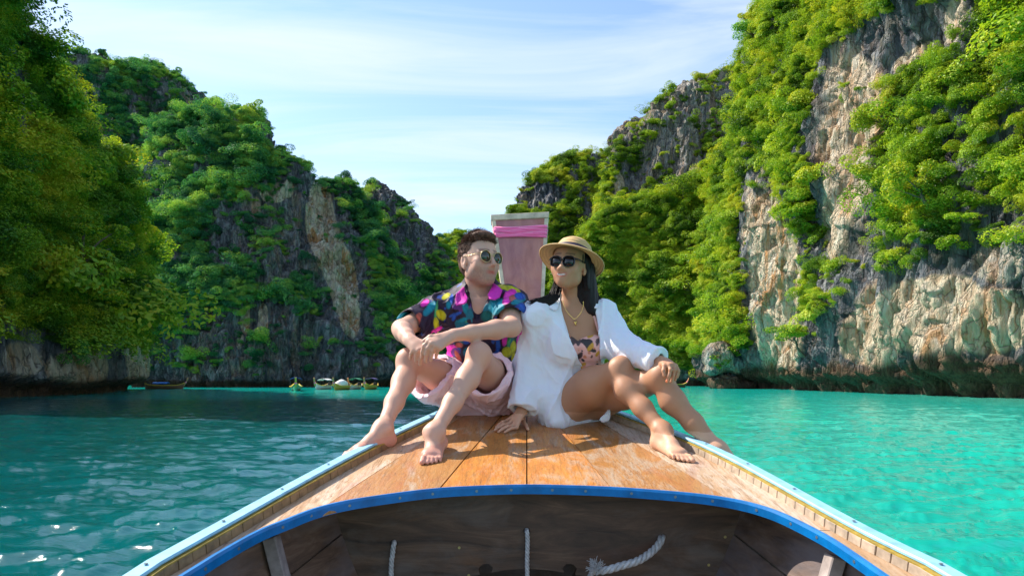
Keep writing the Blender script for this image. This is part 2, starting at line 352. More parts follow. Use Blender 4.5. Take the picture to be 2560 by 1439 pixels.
def inell(px, py, e):
    cx, cy, rx, ry, a = e[:5]; ca, sa = math.cos(R(a)), math.sin(R(a)); dx = px - cx; dy = py - cy
    return ((dx * ca + dy * sa) / rx) ** 2 + ((-dx * sa + dy * ca) / ry) ** 2
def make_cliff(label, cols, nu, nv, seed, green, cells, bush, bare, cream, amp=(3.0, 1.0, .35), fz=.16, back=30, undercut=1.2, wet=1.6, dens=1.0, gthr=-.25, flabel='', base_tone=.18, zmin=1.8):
    """cols: (px_base, dist_base, px_top, py_top, lean) along the shore; the wall leans back by `lean` metres"""
    T = np.array(cols, float); u = np.linspace(0, 1, nu); k = np.linspace(0, 1, len(T))
    def cs(c):                                   # smoothed interpolation
        y = np.interp(u, k, T[:, c]); w = max(3, nu // len(T) // 2) | 1
        yp = np.pad(y, w // 2, mode='edge'); return np.convolve(yp, np.ones(w) / w, 'valid')
    pb, db, pt, tt, ln = [cs(i) for i in range(5)]
    bx = (pb - 1280) / F * db; by = db
    td = db + ln; tx = (pt - 1280) / F * td; tz = CAMZ + (HOR - tt) / F * td
    v = np.concatenate([np.linspace(0, 1, nv), 1 + np.linspace(0, 1, nv // 5 + 1)[1:]])
    Vv = v[None, :]; s = np.clip(Vv, 0, 1)
    g = s ** 1.5
    hz = np.where(s < .85, s / .85 * .93, .93 + (s - .85) / .15 * .07)
    g = np.where(s < .85, (s / .85) ** 1.3 * .72, .72 + (s - .85) / .15 * .28)
    over = np.clip(Vv - 1, 0, 1)
    X = bx[:, None] + (tx - bx)[:, None] * g; Y = by[:, None] + (td - by)[:, None] * g
    Z = -1.5 + (tz + 1.5)[:, None] * hz
    nrm = np.stack([tx / td, np.ones(nu)], -1); nrm /= np.linalg.norm(nrm, axis=1)[:, None]
    X = X + nrm[:, 0:1] * over * back; Y = Y + nrm[:, 1:2] * over * back; Z = Z - over ** 1.5 * (tz[:, None] * .45 + 2)
    # displacement along the wall's own normal
    P3 = np.stack([X, Y, Z], -1); du = np.gradient(P3, axis=0); dv = np.gradient(P3, axis=1); N = np.cross(du, dv); N /= (np.linalg.norm(N, axis=-1, keepdims=True) + 1e-9)
    tocam = -P3.copy(); flip = np.sign((N * tocam).sum(-1).mean()); N *= flip
    a0, a1, a2 = amp
    D0 = a0 * fbm(X * .045, Y * .045, Z * .045 * .8, seed, 3) * 1.6
    rid = 1 - 2 * np.abs(fbm(X * .16, Y * .16, Z * fz * .16 * 1.6, seed + 3, 4)); D1 = a1 * (rid - .5) * 1.6
    D2 = a2 * 2.6 * fbm(X * .80, Y * .80, Z * .18, seed + 6, 4, .62) - a2 * 1.4 * (1 - np.abs(fbm(X * .5, Y * .5, Z * .12, seed + 9, 3))) ** 6
    blk = vnoise(X * .33, Y * .33, Z * .20, seed + 8); D3 = a1 * .55 * np.round(blk * 2.4) / 2.4
    fade = sstep(0, 3.0, Z + 1.5) ; D = (D0 + D1 + D2 + D3) * (.25 + .75 * fade)
    D *= (1 - .35 * over)
    und = undercut * (1 - sstep(.7, 1.8, Z + .5 * vnoise(X * .3, Y * .3, 0, seed))) * (Vv < 1)
    P3 = P3 + N * (D - und)[..., None]
    nU, nV = P3.shape[:2]; px = 1280 + P3[..., 0] / P3[..., 1] * F; py = HOR - (P3[..., 2] - CAMZ) / P3[..., 1] * F
    nz = fbm(P3[..., 0] * .16, P3[..., 1] * .16, P3[..., 2] * .10, seed + 20, 4, .6)
    br = np.zeros(px.shape)
    for e in bare: br = np.maximum(br, (e[5] if len(e) > 5 else 1) * (1 - sstep(.7, 1.25, inell(px, py, e) + nz * .55)))
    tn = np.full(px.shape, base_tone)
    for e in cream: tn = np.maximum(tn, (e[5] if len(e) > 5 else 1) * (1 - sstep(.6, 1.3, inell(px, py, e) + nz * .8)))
    wt_ = (1 - sstep(wet * .75, wet * 1.25, P3[..., 2] + nz * wet * .5))
    i = (np.arange(nU - 1)[:, None] * nV + np.arange(nV - 1)[None]).ravel()
    f = np.stack([i, i + nV, i + nV + 1, i + 1], -1)
    if flip < 0: f = f[:, ::-1]
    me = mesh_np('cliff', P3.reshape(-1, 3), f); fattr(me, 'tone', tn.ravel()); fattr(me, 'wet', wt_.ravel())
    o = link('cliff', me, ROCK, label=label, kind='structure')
    # leaves: pick spots by area, keep those where the mask is green
    rg = np.random.default_rng(seed)
    A = np.linalg.norm(np.cross(P3[1:, :-1] - P3[:-1, :-1], P3[:-1, 1:] - P3[:-1, :-1]), axis=-1)
    gm = 1 - br
    th = sstep(gthr - .12, gthr + .12, nz * .9 + .5 * fbm(P3[..., 0] * .4, P3[..., 1] * .4, P3[..., 2] * .3, seed + 31, 3))
    gm = gm * np.maximum(th, .06) * sstep(zmin, zmin + 2.0, P3[..., 2] + nz * 2)
    gm[:, nV - nv // 5:] *= .25
    gm = gm * ((px > -260) & (px < 2820))
    w = (A * gm[:-1, :-1]).ravel(); tot = w.sum(); n = int(min(tot * dens, cells))
    ch = rg.choice(len(w), n, p=w / tot); iu = ch // (nV - 1); iv = ch % (nV - 1)
    ju = rg.random((n, 1)); jv = rg.random((n, 1))
    pos = P3[iu, iv] * (1 - ju) * (1 - jv) + P3[iu + 1, iv] * ju * (1 - jv) + P3[iu, iv + 1] * (1 - ju) * jv + P3[iu + 1, iv + 1] * ju * jv
    nn = N[iu, iv]
    sz = bush * np.exp(rg.normal(-.08, .48, n)); pos = pos + nn * (sz * .38)[:, None]; pos[:, 2] += sz * .1
    rot = np.stack([rg.normal(0, .28, n), rg.normal(0, .28, n), rg.uniform(0, 6.28, n)], -1)
    scl = np.stack([sz * rg.uniform(.85, 1.25, n), sz * rg.uniform(.85, 1.25, n), sz * rg.uniform(.6, 1.0, n)], -1)
    scatter('cliff_foliage', pos, rot, scl, green, BUSH, label=flabel, kind='stuff', cat=None)
    return P3, N
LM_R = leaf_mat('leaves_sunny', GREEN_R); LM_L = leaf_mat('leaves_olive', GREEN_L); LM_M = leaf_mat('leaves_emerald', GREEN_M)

CL = {}
# near left wall, its end running back to a corner
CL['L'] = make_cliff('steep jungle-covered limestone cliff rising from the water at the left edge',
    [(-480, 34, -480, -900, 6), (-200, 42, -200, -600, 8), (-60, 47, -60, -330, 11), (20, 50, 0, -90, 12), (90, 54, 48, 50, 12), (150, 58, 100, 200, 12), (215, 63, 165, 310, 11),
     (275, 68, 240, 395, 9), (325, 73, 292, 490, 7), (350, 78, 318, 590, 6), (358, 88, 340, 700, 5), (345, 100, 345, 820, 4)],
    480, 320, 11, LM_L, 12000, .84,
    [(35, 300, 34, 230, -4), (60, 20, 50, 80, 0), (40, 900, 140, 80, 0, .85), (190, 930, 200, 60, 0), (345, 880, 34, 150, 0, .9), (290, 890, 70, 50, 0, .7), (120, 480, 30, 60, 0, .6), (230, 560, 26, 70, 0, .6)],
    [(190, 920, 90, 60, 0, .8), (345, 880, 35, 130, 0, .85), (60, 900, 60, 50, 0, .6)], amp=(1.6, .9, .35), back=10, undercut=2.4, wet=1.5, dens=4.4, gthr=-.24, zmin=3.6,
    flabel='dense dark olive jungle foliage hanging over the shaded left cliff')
# peak behind, upper left
CL['A'] = make_cliff('high rounded limestone peak behind the left cliffs, wooded on top',
    [(60, 210, 110, 330, 20), (150, 210, 158, 200, 25), (200, 212, 200, 138, 28), (240, 214, 250, 135, 28), (300, 216, 300, 162, 28), (380, 220, 375, 152, 28), (440, 224, 440, 190, 26), (490, 228, 482, 205, 24), (530, 232, 506, 240, 20), (560, 236, 522, 300, 16), (600, 240, 545, 400, 10)],
    260, 300, 21, LM_M, 13000, 1.15,
    [(460, 240, 80, 80, 20, .8), (300, 330, 150, 90, 10, .6), (500, 260, 40, 90, 10, .9), (350, 470, 60, 120, 0, .8), (200, 260, 40, 90, 0, .5)], [(450, 250, 40, 30, 0, .35)], amp=(4, 2.2, .6), undercut=0, dens=1.5, gthr=-.02, back=30, wet=1,
    flabel='emerald shrubs covering the high peak behind the left cliffs')
# the big middle mountain
CL['B'] = make_cliff('large dark limestone mountain with streaked faces left of centre, boats at its foot',
    [(300, 120, 335, 620, 40), (380, 119, 385, 465, 42), (450, 118, 440, 325, 46), (520, 118, 510, 290, 46), (600, 118, 590, 278, 44), (660, 119, 640, 297, 40), (710, 120, 682, 350, 36), (770, 122, 745, 386, 34), (830, 124, 800, 428, 34),
     (890, 127, 855, 430, 34), (940, 130, 905, 475, 32), (990, 134, 945, 560, 28), (1040, 140, 1000, 680, 22), (1090, 146, 1050, 800, 14)],
    440, 420, 33, LM_M, 24000, .80,
    [(600, 880, 200, 130, 0, .88), (640, 640, 70, 60, 0, .6), (720, 560, 150, 150, 20, .92), (840, 660, 80, 230, -14, .97), (820, 900, 80, 100, 0, .9), (960, 900, 90, 100, 0, .85), (460, 900, 110, 90, 0, .8), (880, 520, 50, 60, 0, .5), (560, 560, 40, 60, 0, .3), (670, 330, 30, 40, 0, .9), (900, 760, 60, 120, 0, .6)],
    [(805, 560, 36, 110, -6, 1.3), (850, 690, 36, 140, -14, 1.25), (685, 480, 34, 30, 0, 1.1), (612, 800, 14, 40, 0, 1.1), (657, 800, 12, 40, 0, 1.1), (720, 600, 140, 120, 0, .33), (600, 880, 200, 120, 0, .30), (680, 480, 30, 26, 0, .8), (720, 470, 14, 24, 0, .8), (618, 780, 8, 24, 0, .9), (657, 800, 8, 30, 0, .9), (600, 850, 9, 24, 8, .8), (600, 930, 110, 20, 0, .35), (930, 920, 60, 30, 0, .3), (640, 520, 14, 30, 0, .7)],
    amp=(4.0, 1.8, .6), fz=.08, undercut=1.5, wet=1.2, dens=3.6, gthr=-.02, back=30, flabel='green shrubs and creepers covering the dark middle mountain')
CL['C'] = make_cliff('dark pointed ridge falling to the water behind the middle mountain',
    [(860, 170, 880, 470, 20), (920, 168, 915, 468, 22), (950, 167, 945, 466, 24), (985, 166, 985, 492, 24), (1020, 166, 1030, 545, 24), (1060, 167, 1062, 580, 22), (1100, 168, 1092, 640, 18), (1135, 170, 1115, 700, 12), (1170, 174, 1135, 800, 8)],
    240, 300, 44, LM_M, 9000, .92, [(940, 500, 60, 70, 20, .95), (1010, 570, 80, 150, -20, .9), (1060, 700, 50, 140, -10, .7), (1100, 850, 60, 120, 0, .4)], [(925, 490, 14, 30, 0, .35)],
    amp=(2.4, 1.5, .6), fz=.08, undercut=0, dens=2.6, gthr=-.02, back=25, wet=1, flabel='dark green shrubs on the pointed ridge')
CL['D'] = make_cliff('low distant hill with broken rocks at the gap between the cliffs',
    [(1000, 270, 1020, 600, 20), (1075, 268, 1070, 592, 22), (1100, 266, 1105, 600, 22), (1135, 265, 1140, 596, 22), (1165, 265, 1165, 590, 22), (1205, 265, 1205, 592, 20), (1240, 266, 1235, 612, 20), (1290, 268, 1290, 640, 18), (1400, 270, 1400, 630, 16)],
    200, 220, 51, LM_R, 7000, 1.25, [(1160, 620, 60, 50, 0, .75)], [(1150, 650, 14, 40, 0, .5)], amp=(5, 3, .8), undercut=0, dens=1.8, gthr=-.1, back=20, wet=1, flabel='shrubs on the low distant hill in the gap')
# right-hand side
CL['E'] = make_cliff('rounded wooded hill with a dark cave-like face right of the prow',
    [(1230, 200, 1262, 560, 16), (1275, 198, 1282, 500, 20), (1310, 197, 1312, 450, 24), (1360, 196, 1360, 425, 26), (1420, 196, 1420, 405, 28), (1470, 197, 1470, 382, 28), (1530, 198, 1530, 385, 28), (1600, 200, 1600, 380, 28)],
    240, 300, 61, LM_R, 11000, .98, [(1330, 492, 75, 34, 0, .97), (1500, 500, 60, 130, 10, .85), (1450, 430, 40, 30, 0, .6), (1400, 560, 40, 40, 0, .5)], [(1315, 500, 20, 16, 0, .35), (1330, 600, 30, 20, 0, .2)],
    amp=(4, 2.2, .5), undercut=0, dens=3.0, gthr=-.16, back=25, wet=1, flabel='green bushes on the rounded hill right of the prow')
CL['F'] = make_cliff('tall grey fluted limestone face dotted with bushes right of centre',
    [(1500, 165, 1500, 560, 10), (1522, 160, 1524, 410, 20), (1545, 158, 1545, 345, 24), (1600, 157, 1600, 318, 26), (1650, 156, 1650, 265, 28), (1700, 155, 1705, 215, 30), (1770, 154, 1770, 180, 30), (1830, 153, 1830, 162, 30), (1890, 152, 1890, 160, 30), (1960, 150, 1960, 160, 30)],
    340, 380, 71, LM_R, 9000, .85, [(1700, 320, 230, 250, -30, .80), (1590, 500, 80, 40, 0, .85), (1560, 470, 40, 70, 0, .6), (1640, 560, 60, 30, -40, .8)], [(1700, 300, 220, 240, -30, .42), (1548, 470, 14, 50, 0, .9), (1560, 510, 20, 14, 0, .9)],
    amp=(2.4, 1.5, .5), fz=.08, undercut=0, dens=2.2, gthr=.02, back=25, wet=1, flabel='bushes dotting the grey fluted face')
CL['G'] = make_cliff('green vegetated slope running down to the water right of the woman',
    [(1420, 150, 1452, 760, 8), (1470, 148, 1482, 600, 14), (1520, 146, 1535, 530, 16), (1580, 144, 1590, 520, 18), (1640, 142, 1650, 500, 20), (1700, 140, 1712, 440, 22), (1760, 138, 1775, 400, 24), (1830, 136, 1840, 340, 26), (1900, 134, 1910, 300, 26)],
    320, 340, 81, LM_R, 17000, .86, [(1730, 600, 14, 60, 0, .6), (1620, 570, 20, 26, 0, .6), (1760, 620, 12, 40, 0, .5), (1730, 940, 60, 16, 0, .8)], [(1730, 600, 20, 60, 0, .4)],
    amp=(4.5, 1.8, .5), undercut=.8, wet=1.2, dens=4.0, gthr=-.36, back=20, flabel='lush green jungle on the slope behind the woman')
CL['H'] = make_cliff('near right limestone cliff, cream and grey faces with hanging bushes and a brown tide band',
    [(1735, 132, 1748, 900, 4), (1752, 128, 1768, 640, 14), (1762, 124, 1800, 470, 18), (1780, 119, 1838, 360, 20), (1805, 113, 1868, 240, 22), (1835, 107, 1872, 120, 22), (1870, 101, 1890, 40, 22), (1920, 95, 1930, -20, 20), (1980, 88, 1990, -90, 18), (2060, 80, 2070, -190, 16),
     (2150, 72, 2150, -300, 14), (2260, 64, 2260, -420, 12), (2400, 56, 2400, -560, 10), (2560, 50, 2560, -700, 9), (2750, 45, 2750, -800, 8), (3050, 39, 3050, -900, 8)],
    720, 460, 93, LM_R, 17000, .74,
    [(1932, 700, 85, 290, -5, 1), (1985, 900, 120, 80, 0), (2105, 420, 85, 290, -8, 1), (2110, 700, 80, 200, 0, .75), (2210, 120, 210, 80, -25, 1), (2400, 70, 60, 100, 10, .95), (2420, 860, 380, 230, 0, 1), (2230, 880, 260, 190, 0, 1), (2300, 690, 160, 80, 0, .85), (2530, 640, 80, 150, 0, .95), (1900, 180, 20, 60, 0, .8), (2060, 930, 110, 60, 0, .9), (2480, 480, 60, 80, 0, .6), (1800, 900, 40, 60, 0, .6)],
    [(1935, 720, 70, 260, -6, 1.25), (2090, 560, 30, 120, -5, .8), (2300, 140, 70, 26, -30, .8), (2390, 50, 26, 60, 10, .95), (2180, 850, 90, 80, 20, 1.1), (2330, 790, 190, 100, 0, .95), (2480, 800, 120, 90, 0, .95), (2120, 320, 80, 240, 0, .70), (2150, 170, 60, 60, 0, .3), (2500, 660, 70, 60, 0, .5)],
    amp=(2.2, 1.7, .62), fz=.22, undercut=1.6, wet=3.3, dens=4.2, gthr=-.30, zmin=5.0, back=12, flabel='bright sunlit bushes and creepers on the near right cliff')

# ------------------------------------------------------------ sea stack standing in the shallows
BARK = plain('bark', (.16, .115, .08), .9, var=.5, scale=6, bump=.4)
def leafcloud(name, blobs, n, leaf, seed, mat, parent, off):
    rg = np.random.default_rng(seed); B_ = np.array([b[:3] for b in blobs]); r_ = np.array([b[3:6] for b in blobs]); k = rg.choice(len(blobs), n, p=(r_.prod(1) ** .66) / (r_.prod(1) ** .66).sum())
    d = rg.normal(0, 1, (n, 3)); d[:, 2] += .3; d /= np.linalg.norm(d, axis=1)[:, None]; p = B_[k] + d * r_[k] * (rg.uniform(.35, 1.12, n) ** .5)[:, None]
    nr = d * .6 + rg.normal(0, .5, (n, 3)) + np.array([0, 0, .5]); nr /= np.linalg.norm(nr, axis=1)[:, None]; t = np.cross(nr, rg.normal(0, 1, (n, 3))); t /= np.linalg.norm(t, axis=1)[:, None]; b = np.cross(nr, t); s = leaf * rg.uniform(.6, 1.3, n)[:, None]
    v = np.stack([p - t * s, p + b * s * .5, p + t * s, p - b * s * .5], 1).reshape(-1, 3) - np.array(off); me = mesh_np(name, v, np.arange(n * 4).reshape(n, 4), False); fattr(me, 'rnd', np.repeat(rg.random(n), 4))
    return link(name, me, mat, parent)
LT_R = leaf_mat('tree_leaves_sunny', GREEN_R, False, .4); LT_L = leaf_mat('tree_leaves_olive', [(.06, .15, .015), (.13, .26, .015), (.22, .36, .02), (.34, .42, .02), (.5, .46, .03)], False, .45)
LT_Y = leaf_mat('tree_leaves_yellow', [(.22, .36, .02), (.34, .50, .03), (.46, .60, .04), (.58, .66, .05), (.66, .60, .05)], False, .45); LT_M = leaf_mat('tree_leaves_emerald', [(.05, .2, .05), (.08, .30, .07), (.13, .40, .08), (.25, .48, .08), (.38, .55, .09)], False, .4)
def surf(key, px, py):
    P3, N = CL[key]; q = 1280 + P3[..., 0] / P3[..., 1] * F; r = HOR - (P3[..., 2] - CAMZ) / P3[..., 1] * F; e = (q - px) ** 2 + (r - py) ** 2 + np.where((P3 * N).sum(-1) > 0, 1e4, 0); e = e + np.linalg.norm(P3, axis=-1) * .05
    i = np.unravel_index(np.argmin(e), e.shape); return P3[i].copy(), N[i].copy()
def tree(key, px, py, wpx, hpx, mat, label, style='round', n=2600, seed=1):
    """tree rooted on the cliff at the photograph position of its foot; width/height of its crown in photograph pixels"""
    p, nn = surf(key, px, py + hpx * .5); rg = random.Random(seed); d = p[1]; W = wpx / F * d; H = hpx / F * d; out = Vector((nn[0], nn[1], 0)).normalized()
    base = Vector(p) - out * .3; o = empty('tree', base, label, 'tree'); ce = base + out * W * .42 + Vector((0, 0, H * .55)); mbt = MB(); top = base + out * W * .34 + Vector((0, 0, H * .62))
    mbt.add(tube(catmull_([base, base.lerp(top, .4) + out * W * .06, base.lerp(top, .75), top], 4), [H * .040, H * .038, H * .034, H * .032, H * .030, H * .028, H * .026, H * .024, H * .022, H * .019, H * .016, H * .012, H * .009], 7)); blobs = []
    nb = 11 if style == 'layer' else 9
    for i in range(nb):
        a = rg.uniform(0, 6.28); t = (i + .5) / nb
        if style == 'layer': c = base + out * W * (.30 + .20 * rg.random()) + Vector((math.cos(a) * W * .33 * rg.uniform(.4, 1), math.sin(a) * W * .25, H * (.12 + .85 * t))); r = (W * rg.uniform(.17, .27) * (1.15 - .6 * t), W * rg.uniform(.16, .25) * (1.15 - .6 * t), H * .05)
        elif style == 'umbrella': c = ce + Vector((math.cos(a) * W * .36, math.sin(a) * W * .30, H * (rg.uniform(.05, .3)))); r = (W * .2, W * .2, H * .10)
        else: c = ce + Vector((math.cos(a) * W * .27, math.sin(a) * W * .25, H * rg.uniform(-.28, .32))); r = (W * rg.uniform(.16, .26),) * 2 + (H * rg.uniform(.14, .22),)
        blobs.append((*c, *r)); j = base.lerp(top, .25 + .7 * t if style == 'layer' else rg.uniform(.4, .95)); mbt.add(tube([j, j.lerp(c, .5) + Vector((0, 0, H * .02)), c], [H * .014, H * .010, H * .004], 5))
    mbt.build('trunk', BARK, o, smoothit=True, off=base); leafcloud('crown', blobs, int(n * 1.7), max(.022 * W, .08), seed, mat, o, base); return o
def catmull_(P_, n):
    P_ = [Vector(q) for q in P_]; out = []; Q = [P_[0] * 2 - P_[1]] + P_ + [P_[-1] * 2 - P_[-2]]
    for i in range(1, len(Q) - 2):
        for k in range(n):
            t = k / n; a, b, c, d = Q[i - 1:i + 3]; out.append(0.5 * ((2 * b) + (c - a) * t + (2 * a - 5 * b + 4 * c - d) * t * t + (3 * b - a - 3 * c + d) * t ** 3))
    out.append(P_[-1]); return out
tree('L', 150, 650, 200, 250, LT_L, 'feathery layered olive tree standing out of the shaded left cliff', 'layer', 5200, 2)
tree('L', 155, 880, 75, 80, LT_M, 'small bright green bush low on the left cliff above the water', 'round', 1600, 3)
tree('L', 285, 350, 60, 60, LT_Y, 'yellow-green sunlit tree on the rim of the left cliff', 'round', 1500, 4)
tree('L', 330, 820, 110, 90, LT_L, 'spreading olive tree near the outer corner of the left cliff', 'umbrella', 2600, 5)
tree('H', 2010, 850, 110, 90, LT_R, 'small spreading tree leaning over the water beside the cream rock face', 'umbrella', 2200, 6)
tree('H', 2412, 600, 84, 66, LT_Y, 'pale lime-green bush hanging low on the right cliff', 'round', 1800, 7)
tree('H', 2440, 550, 90, 50, LT_Y, 'yellow flowering shrub just above the lime-green bush on the right cliff', 'umbrella', 1500, 8)
tree('H', 2330, 470, 150, 130, LT_R, 'large rounded bright green tree in the middle of the right cliff', 'round', 4200, 9)
tree('H', 1905, 90, 90, 80, LT_M, 'dark green tree leaning out from the skyline of the right cliff', 'umbrella', 2000, 10)
tree('H', 2230, 300, 120, 100, LT_R, 'bushy tree at the right edge of the tall grey rock strip', 'round', 3000, 12)
tree('H', 2500, 250, 140, 110, LT_R, 'broad leafy tree near the right edge of the photo high on the cliff', 'umbrella', 3600, 13)
tree('B', 850, 460, 50, 40, LT_M, 'small rounded tree on the skyline of the dark middle mountain', 'round', 1200, 14)
tree('B', 545, 275, 60, 40, LT_M, 'low sunlit tree on the top of the middle mountain', 'round', 1200, 15)
tree('B', 770, 860, 50, 44, LT_M, 'green bush low on the dark rock above the moored boats', 'round', 1200, 16)
tree('G', 1712, 480, 90, 80, LT_R, 'rounded pale green tree at the top of the slope behind the woman', 'round', 2400, 17)
# ------------------------------------------------------------ the boat we sit in
BOAT = empty('longtail_boat', (0.05, 2.4, 0.0), 'wooden longtail boat bow in the foreground, varnished plank deck and blue trim', 'boat')
BO = BOAT.location
def bpart(name, V, Fc, mat, smoothit=False, bevel=0, parent=None, **k):
    return link(name, pymesh(name, [Vector(v) - BO for v in V], Fc, smoothit, bevel), mat, parent or BOAT, **k)
# plan curves traced on the deck plane: x as a function of y
railL = [D(*p) for p in [(1215, 985), (1150, 1011), (1100, 1035), (1040, 1060), (985, 1083), (850, 1150), (740, 1208), (600, 1285), (470, 1356), (320, 1439)]]
railR = [D(*p) for p in [(1425, 985), (1480, 1011), (1540, 1035), (1625, 1064), (1710, 1094), (1830, 1145), (2000, 1238), (2120, 1300), (2250, 1366), (2390, 1439)]]
def curve(ps, ext=True):
    ps = sorted([(p.y, p.x) for p in ps]); y = np.array([p[0] for p in ps]); x = np.array([p[1] for p in ps])
    c = np.polyfit(y, x, 4)
    if ext:
        s0 = np.polyval(np.polyder(c), y[0] + .1); x0 = np.polyval(c, y[0])
        return lambda q: np.where(np.asarray(q) < y[0], x0 + s0 * .5 * (np.asarray(q) - y[0]), np.polyval(c, np.minimum(q, y[-1])) + (np.maximum(np.asarray(q) - y[-1], 0)) * np.polyval(np.polyder(c), y[-1]))
    return lambda q: np.polyval(c, q)
xL = curve(railL); xR = curve(railR)
YB = 3.95                                    # deck runs to the foot of the prow board
# opening edge
EDGE = [(470, 1439), (560, 1383), (650, 1333), (725, 1302), (796, 1275), (880, 1255), (1000, 1237), (1095, 1226), (1200, 1220), (1317, 1217), (1430, 1219), (1530, 1223), (1620, 1229), (1715, 1237), (1790, 1246), (1860, 1259),
        (1930, 1280), (2000, 1312), (2070, 1350), (2130, 1390), (2200, 1439)]
EP = [D(*p) for p in EDGE]
def catmull(P_, n=8):
    P_ = [Vector(p) for p in P_]; out = []
    Q = [P_[0] * 2 - P_[1]] + P_ + [P_[-1] * 2 - P_[-2]]
    for i in range(1, len(Q) - 2):
        for k in range(n):
            t = k / n; a, b, c, d = Q[i - 1:i + 3]
            out.append(0.5 * ((2 * b) + (c - a) * t + (2 * a - 5 * b + 4 * c - d) * t * t + (3 * b - a - 3 * c + d) * t ** 3))
    out.append(P_[-1]); return out
e0 = EP[0] + (EP[0] - EP[1]).normalized() * .55; e1 = EP[-1] + (EP[-1] - EP[-2]).normalized() * .55
EP = [Vector((e0.x, e0.y, deckz(e0.y)))] + EP + [Vector((e1.x, e1.y, deckz(e1.y)))]
EC = catmull(EP, 6); ECx = np.array([p.x for p in EC]); ECy = np.array([p.y for p in EC])
imax = int(np.argmax(ECy))
def edge_y(x): return float(np.interp(x, ECx, ECy))
def edge_xL(y): return float(np.interp(y, ECy[:imax], ECx[:imax]))
def edge_xR(y): return float(np.interp(-y, -ECy[imax:], ECx[imax:]))

def deck_mat(name, inner, mid, pale, warm):
    m = NM(name); v = m.coord((9, 1.1, 9)); iso = m.coord((1, 1, 1)); of = m.n('ShaderNodeObjectInfo').outputs['Random']
    vv = m.n('ShaderNodeVectorMath', {0: v, 1: m.n('ShaderNodeCombineXYZ', {0: m.math('MULTIPLY', of, 9), 1: m.math('MULTIPLY', of, 5)}).outputs[0]}, operation='ADD').outputs[0]
    g = m.noise(vv, 2.2, 9, .68, 1.4); g2 = m.noise(vv, 14, 5, .7, .2)
    blot = m.noise(m.coord((5.5, 1.3, 3)), 1.5, 7, .68, 1.6)
    c = m.mix(m.ramp(g, [(0.3, 0.0), (0.62, 1.0)]), (*inner, 1), (*mid, 1))
    c = m.mix(m.ramp(m.math('ADD', blot, m.math('MULTIPLY', m.math('SUBTRACT', g2, .5), .35)), [(0.48, 0.0), (0.64, pale[3])]), c, (*pale[:3], 1))
    c = m.mix(m.ramp(m.noise(m.coord((2.0, 1.0, 2)), 3.1, 5, .6, .8), [(0.55, 0.0), (0.68, .55)]), c, (*warm, 1))
    c = m.mix(m.ramp(g2, [(0.28, .6), (0.46, 0.0)]), c, (.16, .08, .035, 1))
    c = m.mix(m.ramp(m.noise(iso, 55, 3, .6), [(0.66, 0.0), (0.74, .55)]), c, (.18, .11, .07, 1))
    c = m.mix(1.0, c, m.ramp(of, [(0.0, .72), (1.0, 1.08)]), 'MULTIPLY'); gl = m.noise(m.coord((26, .9, 9)), 3.0, 6, .7, .5); c = m.mix(m.ramp(gl, [(0.30, .7), (0.50, 0.0)]), c, (.20, .095, .035, 1))
    rr = m.ramp(blot, [(0.4, .36), (0.65, .62)])
    p = m.principled(Base_Color=c, Roughness=rr); p.inputs['Specular IOR Level'].default_value = .35
    m.t.links.new(m.bump(m.math('ADD', g2, m.math('MULTIPLY', g, .6)), .6, .004), p.inputs['Normal']); return m.m
WOOD_C = deck_mat('deck_wood_orange', (.50, .160, .025), (.60, .25, .050), (.46, .33, .22, .75), (.52, .13, .03))
WOOD_M = deck_mat('deck_wood_worn', (.48, .18, .040), (.56, .27, .085), (.52, .39, .27, .92), (.50, .15, .06))
WOOD_S = deck_mat('deck_wood_pale', (.52, .30, .15), (.60, .40, .24), (.62, .49, .37, 1.0), (.50, .27, .24))
BLUE = plain('blue_paint', (.0, .17, .48), .38, var=.35, scale=18, bump=.15)
LBLUE = plain('pale_blue_paint', (.30, .58, .74), .45, var=.30, scale=22, bump=.15)
OCHRE = plain('ochre_paint', (.42, .27, .03), .6, var=.5, scale=40)
BLOCK_LIT = plain('pale_sunlit_block_wood', (.50, .38, .27), .7, var=.5, scale=25, bump=.4)  # right rail's blocks: sunlight put into the paler wood colour
BLOCK_SHADE = plain('brown_shaded_block_wood', (.30, .17, .075), .7, var=.5, scale=25, bump=.4)  # left rail's blocks: brown wood with its shade put into the colour
STEEL = plain('screw_steel', (.22, .25, .28), .45, .7)

seams = {'A': [(796, 1275), (972, 1160), (1048, 1110), (1104, 1073), (1180, 1024)],
         'B': [(1095, 1226), (1114, 1203), (1256, 1036), (1285, 1003)],
         'C': [(1317, 1217), (1317, 1100), (1317, 1010)],
         'D': [(1530, 1223), (1520, 1208), (1399, 1066), (1350, 1008)],
         'E': [(1839, 1256), (1715, 1182), (1617, 1124), (1503, 1055), (1440, 1018)]}
def seamf(k):
    ps = sorted([(D(*p).y, D(*p).x) for p in seams[k]]); y = np.array([p[0] for p in ps]); x = np.array([p[1] for p in ps]); c = np.polyfit(y, x, 2 if len(y) > 3 else 1)
    return lambda q: float(np.polyval(c, q))
SF = {k: seamf(k) for k in seams}
yA = D(796, 1275).y; yE = D(1839, 1256).y
inset = .066
def cross_(f, g, y0):
    ys = np.linspace(y0 - .12, y0 + .12, 481); return float(ys[np.argmin([abs(f(y) - g(y)) for y in ys])])
yA = cross_(SF['A'], edge_xL, yA); yE = cross_(SF['E'], edge_xR, yE)
bounds = [lambda y: float(xL(y)) + inset, SF['A'], SF['B'], SF['C'], SF['D'], SF['E'], lambda y: float(xR(y)) - inset]
TH = .022
